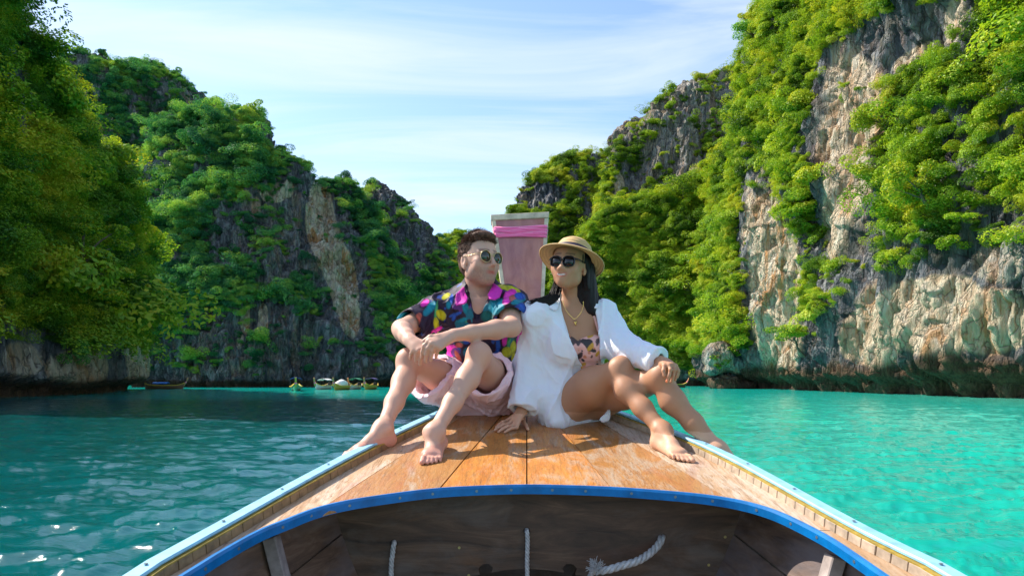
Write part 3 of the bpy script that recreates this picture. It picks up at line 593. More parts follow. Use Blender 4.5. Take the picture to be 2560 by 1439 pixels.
def solid(top, nr, nc):
    """top: (nr x nc) points -> plate with thickness"""
    V = [p for row in top for p in row] + [Vector((p.x, p.y, p.z - TH)) for row in top for p in row]; o = nr * nc; Fc = []
    for i in range(nr - 1):
        for j in range(nc - 1):
            a = i * nc + j; Fc.append((a, a + 1, a + nc + 1, a + nc)); Fc.append((o + a, o + a + nc, o + a + nc + 1, o + a + 1))
    rim = [i for i in range(nc)] + [i * nc + nc - 1 for i in range(1, nr)] + [(nr - 1) * nc + j for j in range(nc - 2, -1, -1)] + [i * nc for i in range(nr - 2, 0, -1)]
    for a, b in zip(rim, rim[1:] + rim[:1]): Fc.append((a, o + a, o + b, b))
    return V, Fc
gap = .0022
for k in range(1, 5):                        # the four middle planks
    f0, f1 = bounds[k], bounds[k + 1]; nr, nc = 30, 8; top = []
    for i in range(nr):
        row = []
        for j in range(nc):
            s = j / (nc - 1); y0 = 2.0
            for _ in range(5): y0 = edge_y(f0(y0) * (1 - s) + f1(y0) * s)
            y = y0 + .004 + (YB - y0) * (i / (nr - 1)) ; a = f0(y) + gap; b = f1(y) - gap; x = a + (b - a) * s
            crown = .0015 * math.sin(math.pi * s) + (k % 2) * .0015
            row.append(Vector((x, y, deckz(y) + crown)))
        top.append(row)
    bpart('deck_plank', *solid(top, nr, nc), WOOD_M if k in (1, 4) else WOOD_C, label='orange varnished deck plank, worn pale in patches' if k in (2, 3) else None)
def side_plank(ys, outer, inner, lbl=None):
    nc = 7; top = []
    for y in ys:
        a = outer(y); b = inner(y); top.append([Vector((a + (b - a) * j / (nc - 1), y, deckz(y) + .0008 * math.sin(y * 9 + j))) for j in range(nc)])
    bpart('deck_plank', *solid(top, len(ys), nc), WOOD_S, label=lbl)
inL = lambda y: SF['A'](y) - gap if y > yA else edge_xL(y) - .003
inR = lambda y: SF['E'](y) + gap if y > yE else edge_xR(y) + .003
jl = D(534, 1356).y; jr = D(2055, 1325).y
side_plank(np.concatenate([np.linspace(jl + .002, yA + .01, 90), np.linspace(yA + .03, YB, 24)]), bounds[0], inL, 'weathered pale outer deck plank along the rail')
side_plank(np.linspace(1.05, jl - .002, 16), bounds[0], inL)
side_plank(np.concatenate([np.linspace(jr + .002, yE + .01, 90), np.linspace(yE + .03, YB, 24)]), bounds[6], inR, 'weathered pale outer deck plank along the rail')
side_plank(np.linspace(1.05, jr - .002, 16), bounds[6], inR)
ud = []
for y in np.linspace(2.31, 3.9, 20): ud.append([Vector((bounds[0](y) * (1 - q) + bounds[6](y) * q, y, deckz(y) - .034)) for q in (.08, .3, .5, .7, .92)])
bpart('seam_backing', *solid(ud, 20, 5), plain('dark_seam_backing', (.05, .03, .02), .8))  # dark sheet added below the planks so their seams read as shade
# blue trim round the opening
trim = [p + Vector((0, 0, 0)) for p in EC]
V, Fc = sweep(trim, [(-.006, -.020), (.0, -.022), (.002, .001), (-.001, .0085), (-.012, .0080), (-.012, -.002)])
tc_ = EP[len(EP) // 2]
ob = bpart('edge_trim', V, Fc, BLUE, label='blue painted strip round the deck opening')
V, Fc = sweep([p + Vector((0, 0, -.034)) for p in EC], [(-.028, -.05), (-.006, -.05), (-.006, .0), (-.028, .0)])
0 and bpart('deck_beam', V, Fc, plain('dark_beam_wood', (.10, .055, .03), .7, var=.5, scale=20))
def arc(points, step):
    out = []; acc = 0
    for a, b in zip(points, points[1:]):
        L = (b - a).length
        while acc < L: out.append((a.lerp(b, acc / L), (b - a).normalized())); acc += step
        acc -= L
    return out
def disc(mb, c, n, r, h=.0015, seg=10):
    n = n.normalized(); s = n.orthogonal().normalized(); u = n.cross(s); V = []; 
    for q, rr in ((0, r), (h, r * .9)):
        for j in range(seg): a = 2 * math.pi * j / seg; V.append(c + n * q + (s * math.cos(a) + u * math.sin(a)) * rr)
    Fc = [(j, (j + 1) % seg, seg + (j + 1) % seg, seg + j) for j in range(seg)] + [tuple(range(seg, 2 * seg))]
    mb.add((V, Fc))
rs = random.Random(3)
for p, t in arc(EC, .125):
    side = t.cross(Vector((0, 0, 1))).normalized(); mb = MB(); disc(mb, p + side * .0005 + Vector((0, 0, -.008)) + t * rs.uniform(-.02, .02), side, .0048)
    bpart('screw', mb.V, mb.F, STEEL)
# rails: row of blocks, ochre line, pale blue cap
RH = .027
def rail(xf0, sgn):
    xf = lambda y: xf0(y) - sgn * .072
    ys = list(np.linspace(1.0, YB - .02, 70)); pts = [Vector((float(xf(y)), y, deckz(y))) for y in ys]
    cum = [0]
    for a, b in zip(pts, pts[1:]): cum.append(cum[-1] + (b - a).length)
    def at(s):
        i = int(np.searchsorted(cum, s)) ; i = max(1, min(i, len(pts) - 1)); w = (s - cum[i - 1]) / (cum[i] - cum[i - 1]); return pts[i - 1].lerp(pts[i], w)
    s = 0; bm_ = BLOCK_SHADE if sgn < 0 else BLOCK_LIT
    while s < cum[-1] - .05:
        L = .046 + rs.uniform(-.003, .003); a = at(s + .0012); b = at(s + L - .0012); c = (a + b) / 2; t = (b - a).normalized(); side = t.cross(Vector((0, 0, 1))).normalized(); up = side.cross(t)
        M = Matrix((side, t, up)).transposed(); mb = MB()
        mb.box(c + up * (RH * .5 - .003) + side * sgn * (-.012 + rs.uniform(-.0008, .0008)), (.020, (b - a).length, RH - .002), M)
        bpart('rail_block', mb.V, mb.F, bm_, bevel=.0012); s += L
    V, Fc = sweep([p + Vector((0, 0, RH - .004)) for p in pts], [(-.021, 0), (.021, 0), (.021, .004), (-.021, .004)]); bpart('rail_line', V, Fc, OCHRE, label='thin ochre painted strip under the rail cap')
    V, Fc = sweep([p + Vector((0, 0, RH + .0015)) + Vector((sgn * .010, 0, 0)) for p in pts], [(-.019, 0), (.020, 0), (.022, .004), (.019, .009), (-.017, .010), (-.020, .006)])
    bpart('rail_cap', V, Fc, LBLUE, label='pale blue painted rail cap')
    V, Fc = sweep([p + Vector((0, 0, -.08)) + Vector((sgn * .036, 0, 0)) for p in pts], [(-.010, -.05), (.010, -.05), (.010, .10), (-.008, .10)])
    bpart('top_strake', V, Fc, LBLUE)
    for p, t in arc(pts, .27):
        mb = MB(); disc(mb, p + Vector((sgn * .012, 0, RH + .0135)), Vector((0, 0, 1)), .005); bpart('screw', mb.V, mb.F, STEEL)
rail(xL, -1); rail(xR, 1)
# hull sides: planks stacked from the rail down to the keel, inner and outer skins
HULL = NM('dark_hull_wood')
v = HULL.coord((5, 1.2, 8)); g = HULL.noise(v, 3, 8, .66, .8); g2 = HULL.noise(HULL.coord((3, 2, 6)), 1.3, 5, .6)
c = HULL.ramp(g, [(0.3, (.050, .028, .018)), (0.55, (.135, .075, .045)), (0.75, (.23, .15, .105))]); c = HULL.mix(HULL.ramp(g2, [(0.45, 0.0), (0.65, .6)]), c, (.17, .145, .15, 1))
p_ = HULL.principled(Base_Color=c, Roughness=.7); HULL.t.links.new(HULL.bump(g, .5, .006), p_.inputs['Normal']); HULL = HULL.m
GREYW = plain('grey_weathered_wood', (.30, .24, .22), .8, var=.6, scale=16, bump=.5)
PALEW = plain('pale_frame_wood', (.42, .34, .30), .8, var=.5, scale=18, bump=.5)
def hullx(xf, y, t):                         # t 0 at rail, 1 at keel
    c0 = .045; w = float(xf(y)) - c0; w -= (.072 if w > 0 else -.072); w = w if abs(w) > .02 else (.02 if w > 0 else -.02)
    return c0 + w * (1 - t ** 1.6 * .92) * (1 - .10 * t)
def hullz(y, t): zt = deckz(y) - .035; kb = -.15 + max(0, y - 1.0) ** 2 * .10; return zt + (kb - zt) * t
for xf, sg in ((xL, -1), (xR, 1)):
    ys = np.linspace(.2, YB, 24); nP = 7
    for k in range(nP):
        rows = []
        for y in ys: rows.append([Vector((hullx(xf, y, t), y, hullz(y, t))) for t in np.linspace(k / nP + .0025, (k + 1) / nP - .0025, 3)])
        V = [p for r in rows for p in r]; n = len(V); V += [p + Vector((sg * .022, 0, -.004)) for p in V]; nc = 3; Fc = []
        for i in range(len(ys) - 1):
            for j in range(nc - 1):
                a = i * nc + j; Fc += [(a, a + 1, a + nc + 1, a + nc), (n + a, n + a + nc, n + a + nc + 1, n + a + 1)]
            for a in (i * nc, i * nc + nc - 1): Fc.append((a, n + a, n + a + nc, a + nc))
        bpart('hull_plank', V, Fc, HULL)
# rib frames inside, one each side seen under the trim
def rib(xf, sg, y, t0, t1, w, mat):
    ps = [Vector((hullx(xf, y, t) - sg * .022, y, hullz(y, t))) for t in np.linspace(t0, t1, 10)]
    V, Fc = sweep(ps, [(-w / 2, -.018), (w / 2, -.018), (w / 2, .02), (-w / 2, .02)], ups=(sg * -1, 0, .6)); bpart('rib', V, Fc, mat, bevel=.003)
rib(xL, -1, 1.93, .02, .9, .045, GREYW); rib(xR, 1, 1.80, .02, .9, .05, PALEW)
rib(xL, -1, 1.45, .02, .9, .05, GREYW); rib(xR, 1, 1.35, .02, .9, .05, GREYW)
# bulkhead with rope holes and a scrolled cut-out
BY = 2.30
BULK = NM('bulkhead_wood')
v = BULK.coord((1.1, 5, 6)); g = BULK.noise(v, 2.6, 9, .66, 1.1); g2 = BULK.noise(BULK.coord((2.0, 2, 4)), 1.8, 6, .65, .5)
c = BULK.ramp(g, [(0.3, (.035, .019, .012)), (0.5, (.095, .050, .028)), (0.68, (.17, .095, .055)), (0.85, (.24, .165, .11))])
c = BULK.mix(BULK.ramp(g2, [(0.5, 0.0), (0.68, .55)]), c, (.155, .125, .105, 1)); c = BULK.mix(BULK.ramp(BULK.noise(BULK.coord((1.5, 2, 3)), 3, 4, .6), [(0.58, 0.0), (0.7, .5)]), c, (.20, .085, .03, 1))
p_ = BULK.principled(Base_Color=c, Roughness=.62); BULK.t.links.new(BULK.bump(g, .45, .006), p_.inputs['Normal']); BULK = BULK.m
def bp(px, py, dy=0): d = BY + dy; q = P(px, py, d); return q
# outline (photograph row/col -> the board's own plane)
ztop = deckz(BY) - .028
xl_, xr_ = float(xL(BY)) + .08, float(xR(BY)) - .08
bot = [(xl_ + .10, -.40), (-.55, -.47)]
cut = [bp(*q) for q in [(1000, 1475), (1120, 1446), (1190, 1428), (1212, 1436), (1232, 1428), (1230, 1412), (1212, 1408), (1204, 1414), (1212, 1410)]]
outline = []
def pt2(px, py): q = bp(px, py); return (q.x, q.z)
lowL = [pt2(770, 1420), pt2(830, 1470), pt2(940, 1490), pt2(1080, 1462), pt2(1178, 1438), pt2(1200, 1436), pt2(1196, 1420), pt2(1206, 1409), pt2(1222, 1408), pt2(1232, 1418), pt2(1228, 1430), pt2(1262, 1424), pt2(1317, 1420),
        pt2(1372, 1424), pt2(1410, 1430), pt2(1406, 1418), pt2(1416, 1408), pt2(1432, 1409), pt2(1442, 1420), pt2(1438, 1436), pt2(1460, 1438), pt2(1560, 1462), pt2(1690, 1490), pt2(1800, 1470), pt2(1850, 1420)]
# the photograph shows the scroll cut upward: the dark gap lies between two hooks
outl = [(xl_, ztop)] + lowL + [(xr_, ztop)]
bmh = bmesh.new(); vs_ = [bmh.verts.new((x, 0, z)) for x, z in outl]; es_ = [bmh.edges.new((vs_[i], vs_[(i + 1) % len(vs_)])) for i in range(len(vs_))]
for hx, hy in ((985, 1357), (1317, 1326), (1655, 1345)):
    q = bp(hx, hy); hv = [bmh.verts.new((q.x + .0115 * math.cos(a), 0, q.z + .0115 * math.sin(a))) for a in np.linspace(0, 2 * math.pi, 15)[:-1]]
    es_ += [bmh.edges.new((hv[i], hv[(i + 1) % len(hv)])) for i in range(len(hv))]
bmesh.ops.triangle_fill(bmh, use_beauty=True, use_dissolve=False, edges=es_)
ret = bmesh.ops.extrude_face_region(bmh, geom=bmh.faces[:]); bmesh.ops.translate(bmh, vec=(0, .03, 0), verts=[g_ for g_ in ret['geom'] if isinstance(g_, bmesh.types.BMVert)])
bmesh.ops.recalc_face_normals(bmh, faces=bmh.faces); bmesh.ops.translate(bmh, vec=(-BO.x, BY - BO.y, -BO.z), verts=bmh.verts)
me = bpy.data.meshes.new('bulkhead'); bmh.to_mesh(me); bmh.free(); link('bulkhead', me, BULK, BOAT, label='dark brown bulkhead with three rope holes and a scrolled cut-out')
# slanting stiffeners at both ends of the bulkhead, floor below, a panel added behind to keep the hold dark
def plank3(a, b, w, h, mat, name='brace'):
    a = Vector(a); b = Vector(b); t = (b - a).normalized(); s = t.cross(Vector((0, 1, 0))).normalized(); M = Matrix((s, t.cross(s) * -1, t)).transposed()
    mb = MB(); mb.box((a + b) / 2, (w, h, (b - a).length), M); bpart(name, mb.V, mb.F, mat, bevel=.003)
plank3(P(760, 1295, BY - .015), P(850, 1480, BY - .015), .05, .03, HULL); plank3(P(1905, 1300, BY - .015), P(1800, 1470, BY - .015), .03, .03, HULL)
mb = MB(); mb.box((.045, 1.6, .02), (1.5, 4.4, .03)); bpart('floor_board', mb.V, mb.F, HULL); mb = MB(); mb.box((.045, 3.1, .6), (1.3, .03, 1.3)); bpart('hold_backing', mb.V, mb.F, HULL)
for px_, py_ in ((1148, 1368), (1172, 1437), (1813, 1341), (1772, 1411), (875, 1438)):
    mb = MB(); disc(mb, P(px_, py_, BY - .001), Vector((0, -1, 0)), .005); bpart('screw', mb.V, mb.F, plain('brass', (.5, .38, .15), .4, .6))
# prow board
YP0, YP1 = 3.98, 4.36
def pb(px, py):                              # point on the leaning board plane
    t = (1000 - py) / 470; return P(px, py, YP0 + (YP1 - YP0) * t)
PURP = NM('prow_wood'); v = PURP.coord((7, 7, .8)); g = PURP.noise(v, 1.6, 7, .6, 1.2); g2 = PURP.noise(PURP.coord((1.5, 1.5, .6)), 2.2, 3, .5, .6)
c = PURP.ramp(g, [(0.3, (.36, .12, .075)), (0.5, (.53, .20, .13)), (0.7, (.64, .29, .19))]); c = PURP.mix(PURP.ramp(g2, [(0.42, 0.0), (0.62, .5)]), c, (.30, .13, .17, 1))
p_ = PURP.principled(Base_Color=c, Roughness=.42); PURP.t.links.new(PURP.bump(g, .25, .004), p_.inputs['Normal']); PURP = PURP.m
PFR = plain('prow_frame_wood', (.70, .56, .38), .6, var=.5, scale=14, bump=.3)
def slab(quad, th, name, mat, lift=0, bevel=.002, **k):
    n = (quad[1] - quad[0]).cross(quad[3] - quad[0]).normalized(); n = n if n.y < 0 else -n
    V = [q + n * lift for q in quad] + [q + n * (lift - th) for q in quad]
    return bpart(name, V, [(0, 1, 2, 3), (7, 6, 5, 4), (0, 4, 5, 1), (1, 5, 6, 2), (2, 6, 7, 3), (3, 7, 4, 0)], mat, bevel=bevel, **k)
slab([pb(1303, 1030), pb(1341, 1030), pb(1369, 540), pb(1231, 546)], .05, 'prow_board', PURP, 0, label='tall tapered purple-brown board of the prow')
slab([pb(1298, 1030), pb(1306, 1030), pb(1239, 552), pb(1229, 552)], .06, 'prow_frame', PFR, .006)
slab([pb(1338, 1030), pb(1345, 1030), pb(1371, 546), pb(1361, 546)], .06, 'prow_frame', PFR, .006)
slab([pb(1227, 552), pb(1372, 545), pb(1372.5, 531), pb(1227, 538)], .075, 'prow_cap', PFR, .010, label='weathered timber cap across the top of the prow')
V, Fc = sweep([P(1322, 1030, 3.98), P(1322, 1015, 4.1), P(1322, 900, 4.22), P(1317, 760, 4.3), P(1310, 600, 4.42)], [(-.04, -.05), (.04, -.05), (.02, .05), (-.02, .05)], ups=(0, -1, 0)); bpart('stem', V, Fc, HULL)
mb = MB(); q = D(1322, 1003); mb.box(q + Vector((0, .0, .02)), (.34, .03, .05)); bpart('deck_step', mb.V, mb.F, HULL)
# pink cloth tied round the prow
PINK = NM('pink_satin'); nz = PINK.noise(PINK.coord((2, 2, 20)), 3, 3, .5); p_ = PINK.principled(Base_Color=PINK.mix(nz, (.93, .08, .27, 1), (.98, .20, .42, 1)), Roughness=.38); p_.inputs['Sheen Weight'].default_value = .3; PINK = PINK.m
sash = empty('sash', pb(1302, 582), 'bright pink cloth band wound round the prow board', 'sash')
rows = [((1235, 571.5), (1367.5, 568)), ((1235, 576), (1367, 574.5)), ((1236, 582), (1367, 577)), ((1236, 579.5), (1366, 584)), ((1237, 587), (1366, 586.5)), ((1237.5, 591), (1365.5, 591))]
for i, (a, b) in enumerate(rows):
    n = 22; pts = []
    for j in range(n):
        t = j / (n - 1); px_ = a[0] + (b[0] - a[0]) * t; py_ = a[1] + (b[1] - a[1]) * t + 1.0 * math.sin(t * 5 + i * 1.7)
        pts.append(pb(px_, py_) + Vector((0, -.014 - .003 * math.sin(t * 9 + i * 2), 0)))
    pts = [pts[0] + Vector((.004, .085, 0)), pts[0] + Vector((-.002, .03, 0))] + pts + [pts[-1] + Vector((.002, .03, 0)), pts[-1] + Vector((-.004, .085, 0))]
    h = .0115 + .002 * math.sin(i * 2.1)
    V, Fc = sweep(pts + [pts[-1] + Vector((-.10, .012, .001)), pts[0] + Vector((.10, .012, .001)), pts[0]], [(-h, -.0025), (0, .0045 + .001 * (i % 2)), (h, -.0025), (0, -.006)], ups=(0, -1, .05), caps=False)
    link('fold', pymesh('fold', [Vector(v) - sash.location for v in V], Fc, True), PINK, sash)
# ropes
ROPE = plain('white_rope', (.56, .54, .52), .85, var=.35, scale=60)
def rope(pts, r, label, turns=60, fray=False, loc=None):
    C = catmull(pts, 14); o = empty('rope', C[0], label, 'rope', 'ropes threaded through the bulkhead'); L = 0
    cum = [0]
    for a, b in zip(C, C[1:]): cum.append(cum[-1] + (b - a).length)
    for k in range(3):
        pp = []
        n = int(cum[-1] / .0022)
        for i in range(n):
            s = cum[-1] * i / (n - 1); q = min(len(C) - 2, max(0, int(np.searchsorted(cum, s)) - 1)); w = (s - cum[q]) / max(1e-6, cum[q + 1] - cum[q]); c_ = C[q].lerp(C[q + 1], w)
            t = (C[q + 1] - C[q]).normalized(); sd_ = t.cross(Vector((0, 1, 0.1))).normalized(); u = sd_.cross(t); a = s / (r * 5.2) * 2 * math.pi + k * 2.094
            pp.append(c_ + (sd_ * math.cos(a) + u * math.sin(a)) * r * .52)
        V, Fc = tube(pp, r * .56, 7); link('strand', pymesh('strand', [Vector(v) - o.location for v in V], Fc, True), ROPE, o)
    if fray:
        mb = MB(); rr = random.Random(5)
        for i in range(90):
            d = Vector((rr.uniform(-.9, .6), rr.uniform(-.8, .3), rr.uniform(-.2, 1))).normalized() * rr.uniform(.018, .042); c0 = C[-1] + Vector((rr.uniform(-.008, .008), rr.uniform(-.008, .008), 0))
            mb.add(tube([c0, c0 + d * .6 + Vector((rr.uniform(-.006, .006), 0, rr.uniform(-.006, .006))), c0 + d], [.0012, .0011, .0007], 4))
        link('frayed_end', pymesh('frayed_end', [Vector(v) - o.location for v in mb.V], mb.F), ROPE, o, kind='stuff')
    return o
rope([P(985, 1357, BY + .03), P(985, 1357, BY - .012), P(981, 1385, BY - .02), P(978, 1420, BY - .02), P(979, 1500, BY - .02)], .0085, 'white rope hanging from the left hole of the bulkhead, under the man')
rope([P(1317, 1326, BY + .03), P(1317, 1326, BY - .012), P(1319, 1350, BY - .018), P(1318, 1400, BY - .018), P(1319, 1500, BY - .018)], .0075, 'thin white rope hanging straight down from the middle bulkhead hole')
rope([P(1655, 1345, BY + .03), P(1654, 1345, BY - .012), P(1640, 1368, BY - .04), P(1600, 1398, BY - .08), P(1550, 1414, BY - .10), P(1515, 1424, BY - .10), P(1478, 1427, BY - .08)], .0125, 'thick white rope curving left from the right hole, with a frayed knot', fray=False)
fr = rope([P(1475, 1440, BY - .07), P(1482, 1430, BY - .09), P(1490, 1421, BY - .10)], .009, 'short frayed rope tail sticking up beside the scroll cut-out', fray=True)

# ------------------------------------------------------------ boats moored far off
HY = plain('yellow_hull_paint', (.52, .33, .05), .5); HW = plain('white_hull_paint', (.60, .60, .62), .5); HG = plain('green_hull_paint', (.06, .34, .20), .5); HB = plain('brown_hull', (.20, .10, .05), .6)
CB = plain('blue_canvas', (.02, .16, .55), .7); CG = plain('green_canvas', (.03, .22, .12), .7); CW = plain('white_canvas', (.75, .75, .75), .8); CR = plain('orange_wood', (.60, .24, .10), .6); CP = plain('purple_canvas', (.06, .04, .16), .7); CY = plain('yellow_band', (.75, .50, .05), .6); DK = plain('dark_inside', (.04, .04, .045), .8)
def moored(px, d, yaw, L, hull, inner, canopy, label, canopy_z=1.9, cover=None, band=CY):
    x = (px - 1280) / F * d; o = empty('moored_boat', (x, d, 0), label, 'boat', 'longtail boats moored below the far cliff'); o.scale = (.82, .82, .82); o.rotation_euler = (0, 0, R(yaw))
    ny, nt = 26, 9; V = []
    for i in range(ny):                      # bow at local -y
        s = i / (ny - 1); y = -L / 2 + L * s; w = .95 * math.sin(math.pi * min(1, s * .78 + .03)) ** .75 * (1 if s < .75 else 1 - .35 * (s - .75) / .25)
        sh = .62 + .45 * max(0, (.28 - s) / .28) ** 2 * 1.0 + .35 * max(0, (s - .7) / .3) ** 2
        for j in range(nt):
            a = -1 + 2 * j / (nt - 1); V.append((a * w if abs(a) < 1 else a * w, y - (.5 * (1 - abs(a)) * max(0, .15 - s) / .15) * -1, -.25 + (sh + .25) * abs(a) ** 1.7))
    Fc = [(i * nt + j, i * nt + j + 1, (i + 1) * nt + j + 1, (i + 1) * nt + j) for i in range(ny - 1) for j in range(nt - 1)]
    me = pymesh('hull', V, Fc, True); h = link('hull', me, hull, o)
    sm = h.modifiers.new('thickness', 'SOLIDIFY'); sm.thickness = .07
    mb = MB()
    for sgn in (-1, 1): mb.add(sweep([Vector(V[i * nt + (nt - 1 if sgn > 0 else 0)]) + Vector((0, 0, .04)) for i in range(ny)], [(-.05, -.05), (.05, -.05), (.05, .04), (-.05, .04)]))
    mb.build('gunwale', band, o)
    mb = MB(); mb.add(([(x_, y_, .12) for x_, y_ in ((-.55, -L * .3), (.55, -L * .3), (.8, L * .35), (-.8, L * .35))], [(0, 1, 2, 3)])); mb.build('floor_board', DK, o)
    st = [Vector((0, -L / 2 + .25, .5)), Vector((0, -L / 2 - .10, 1.0)), Vector((0, -L / 2 - .35, 1.55)), Vector((0, -L / 2 - .5, 2.0))]
    V2, F2 = sweep(st, [(-.13, -.05), (.13, -.05), (.13, .05), (-.13, .05)], ups=(0, -1, .3)); mb = MB(); mb.add((V2, F2)); mb.build('prow_board', HY if hull is HG else CR, o, bevel=.01)
    V2, F2 = tube([st[1] + Vector((0, 0, .1)), st[1] + Vector((0, -.08, .28))], .16, 10); mb = MB(); mb.add((V2, F2)); mb.build('sash', CR if canopy is CG else PINK, o)
    if canopy is not None:
        n = 8; Vc = []
        for y in np.linspace(-L * .08, L * .30, 6):
            for j in range(n + 1): a = -1 + 2 * j / n; Vc.append((a * .92, y, canopy_z + .30 * (1 - a * a)))
        Fc2 = [(i * (n + 1) + j, i * (n + 1) + j + 1, (i + 1) * (n + 1) + j + 1, (i + 1) * (n + 1) + j) for i in range(5) for j in range(n)]
        mc = pymesh('canopy', Vc, Fc2, True); q = link('canopy', mc, canopy, o); q.modifiers.new('thickness', 'SOLIDIFY').thickness = .06
        for sx_ in (-.85, .85):
            for y in (-L * .08, L * .11, L * .30):
                mb = MB(); mb.add(tube([(sx_, y, .5), (sx_, y, canopy_z + .06)], .035, 6)); mb.build('post', DK, o)
    if cover is not None:
        mb = MB(); mb.add(tube([(0, -L * .28, .55), (0, -L * .22, .82), (0, 0, .95), (0, L * .18, .82), (0, L * .24, .55)], [.35, .62, .78, .7, .3], 14)); mb.build('cover', cover, o, smoothit=True)
    mb = MB(); mb.box((0, L * .42, .95), (.45, .55, .45)); mb.add(tube([(0, L * .42, 1.0), (0, L * .5 + 1.4, .7)], .035, 6)); mb.build('engine', DK, o, bevel=.05)
    return o
moored(740, 86, 17, 9.5, HG, DK, CB, 'green moored boat with blue canopy facing the camera, left of the other boats', 1.75)
moored(808, 96, -8, 6.5, HW, DK, CW, 'small white moored boat with a pale awning, between the green and yellow boats', 1.55)
moored(854, 92, -6, 6.8, HY, DK, None, 'yellow moored boat with a rounded white cover', cover=CW)
moored(886, 97, -4, 6.5, HW, DK, CG, 'white-hulled moored boat with green awning just right of the yellow boat', 1.65)
moored(926, 96, -6, 6.0, HY, DK, CP, 'yellow-hulled moored boat with dark purple awning nearest the man', 1.7)
moored(413, 100, 100, 6.6, HB, DK, CB, 'brown boat with blue roof lying side-on at the foot of the far left cliff', .95)
moored(1690, 118, 96, 4.6, HB, DK, None, 'small brown boat by the right shore, partly hidden behind the woman')
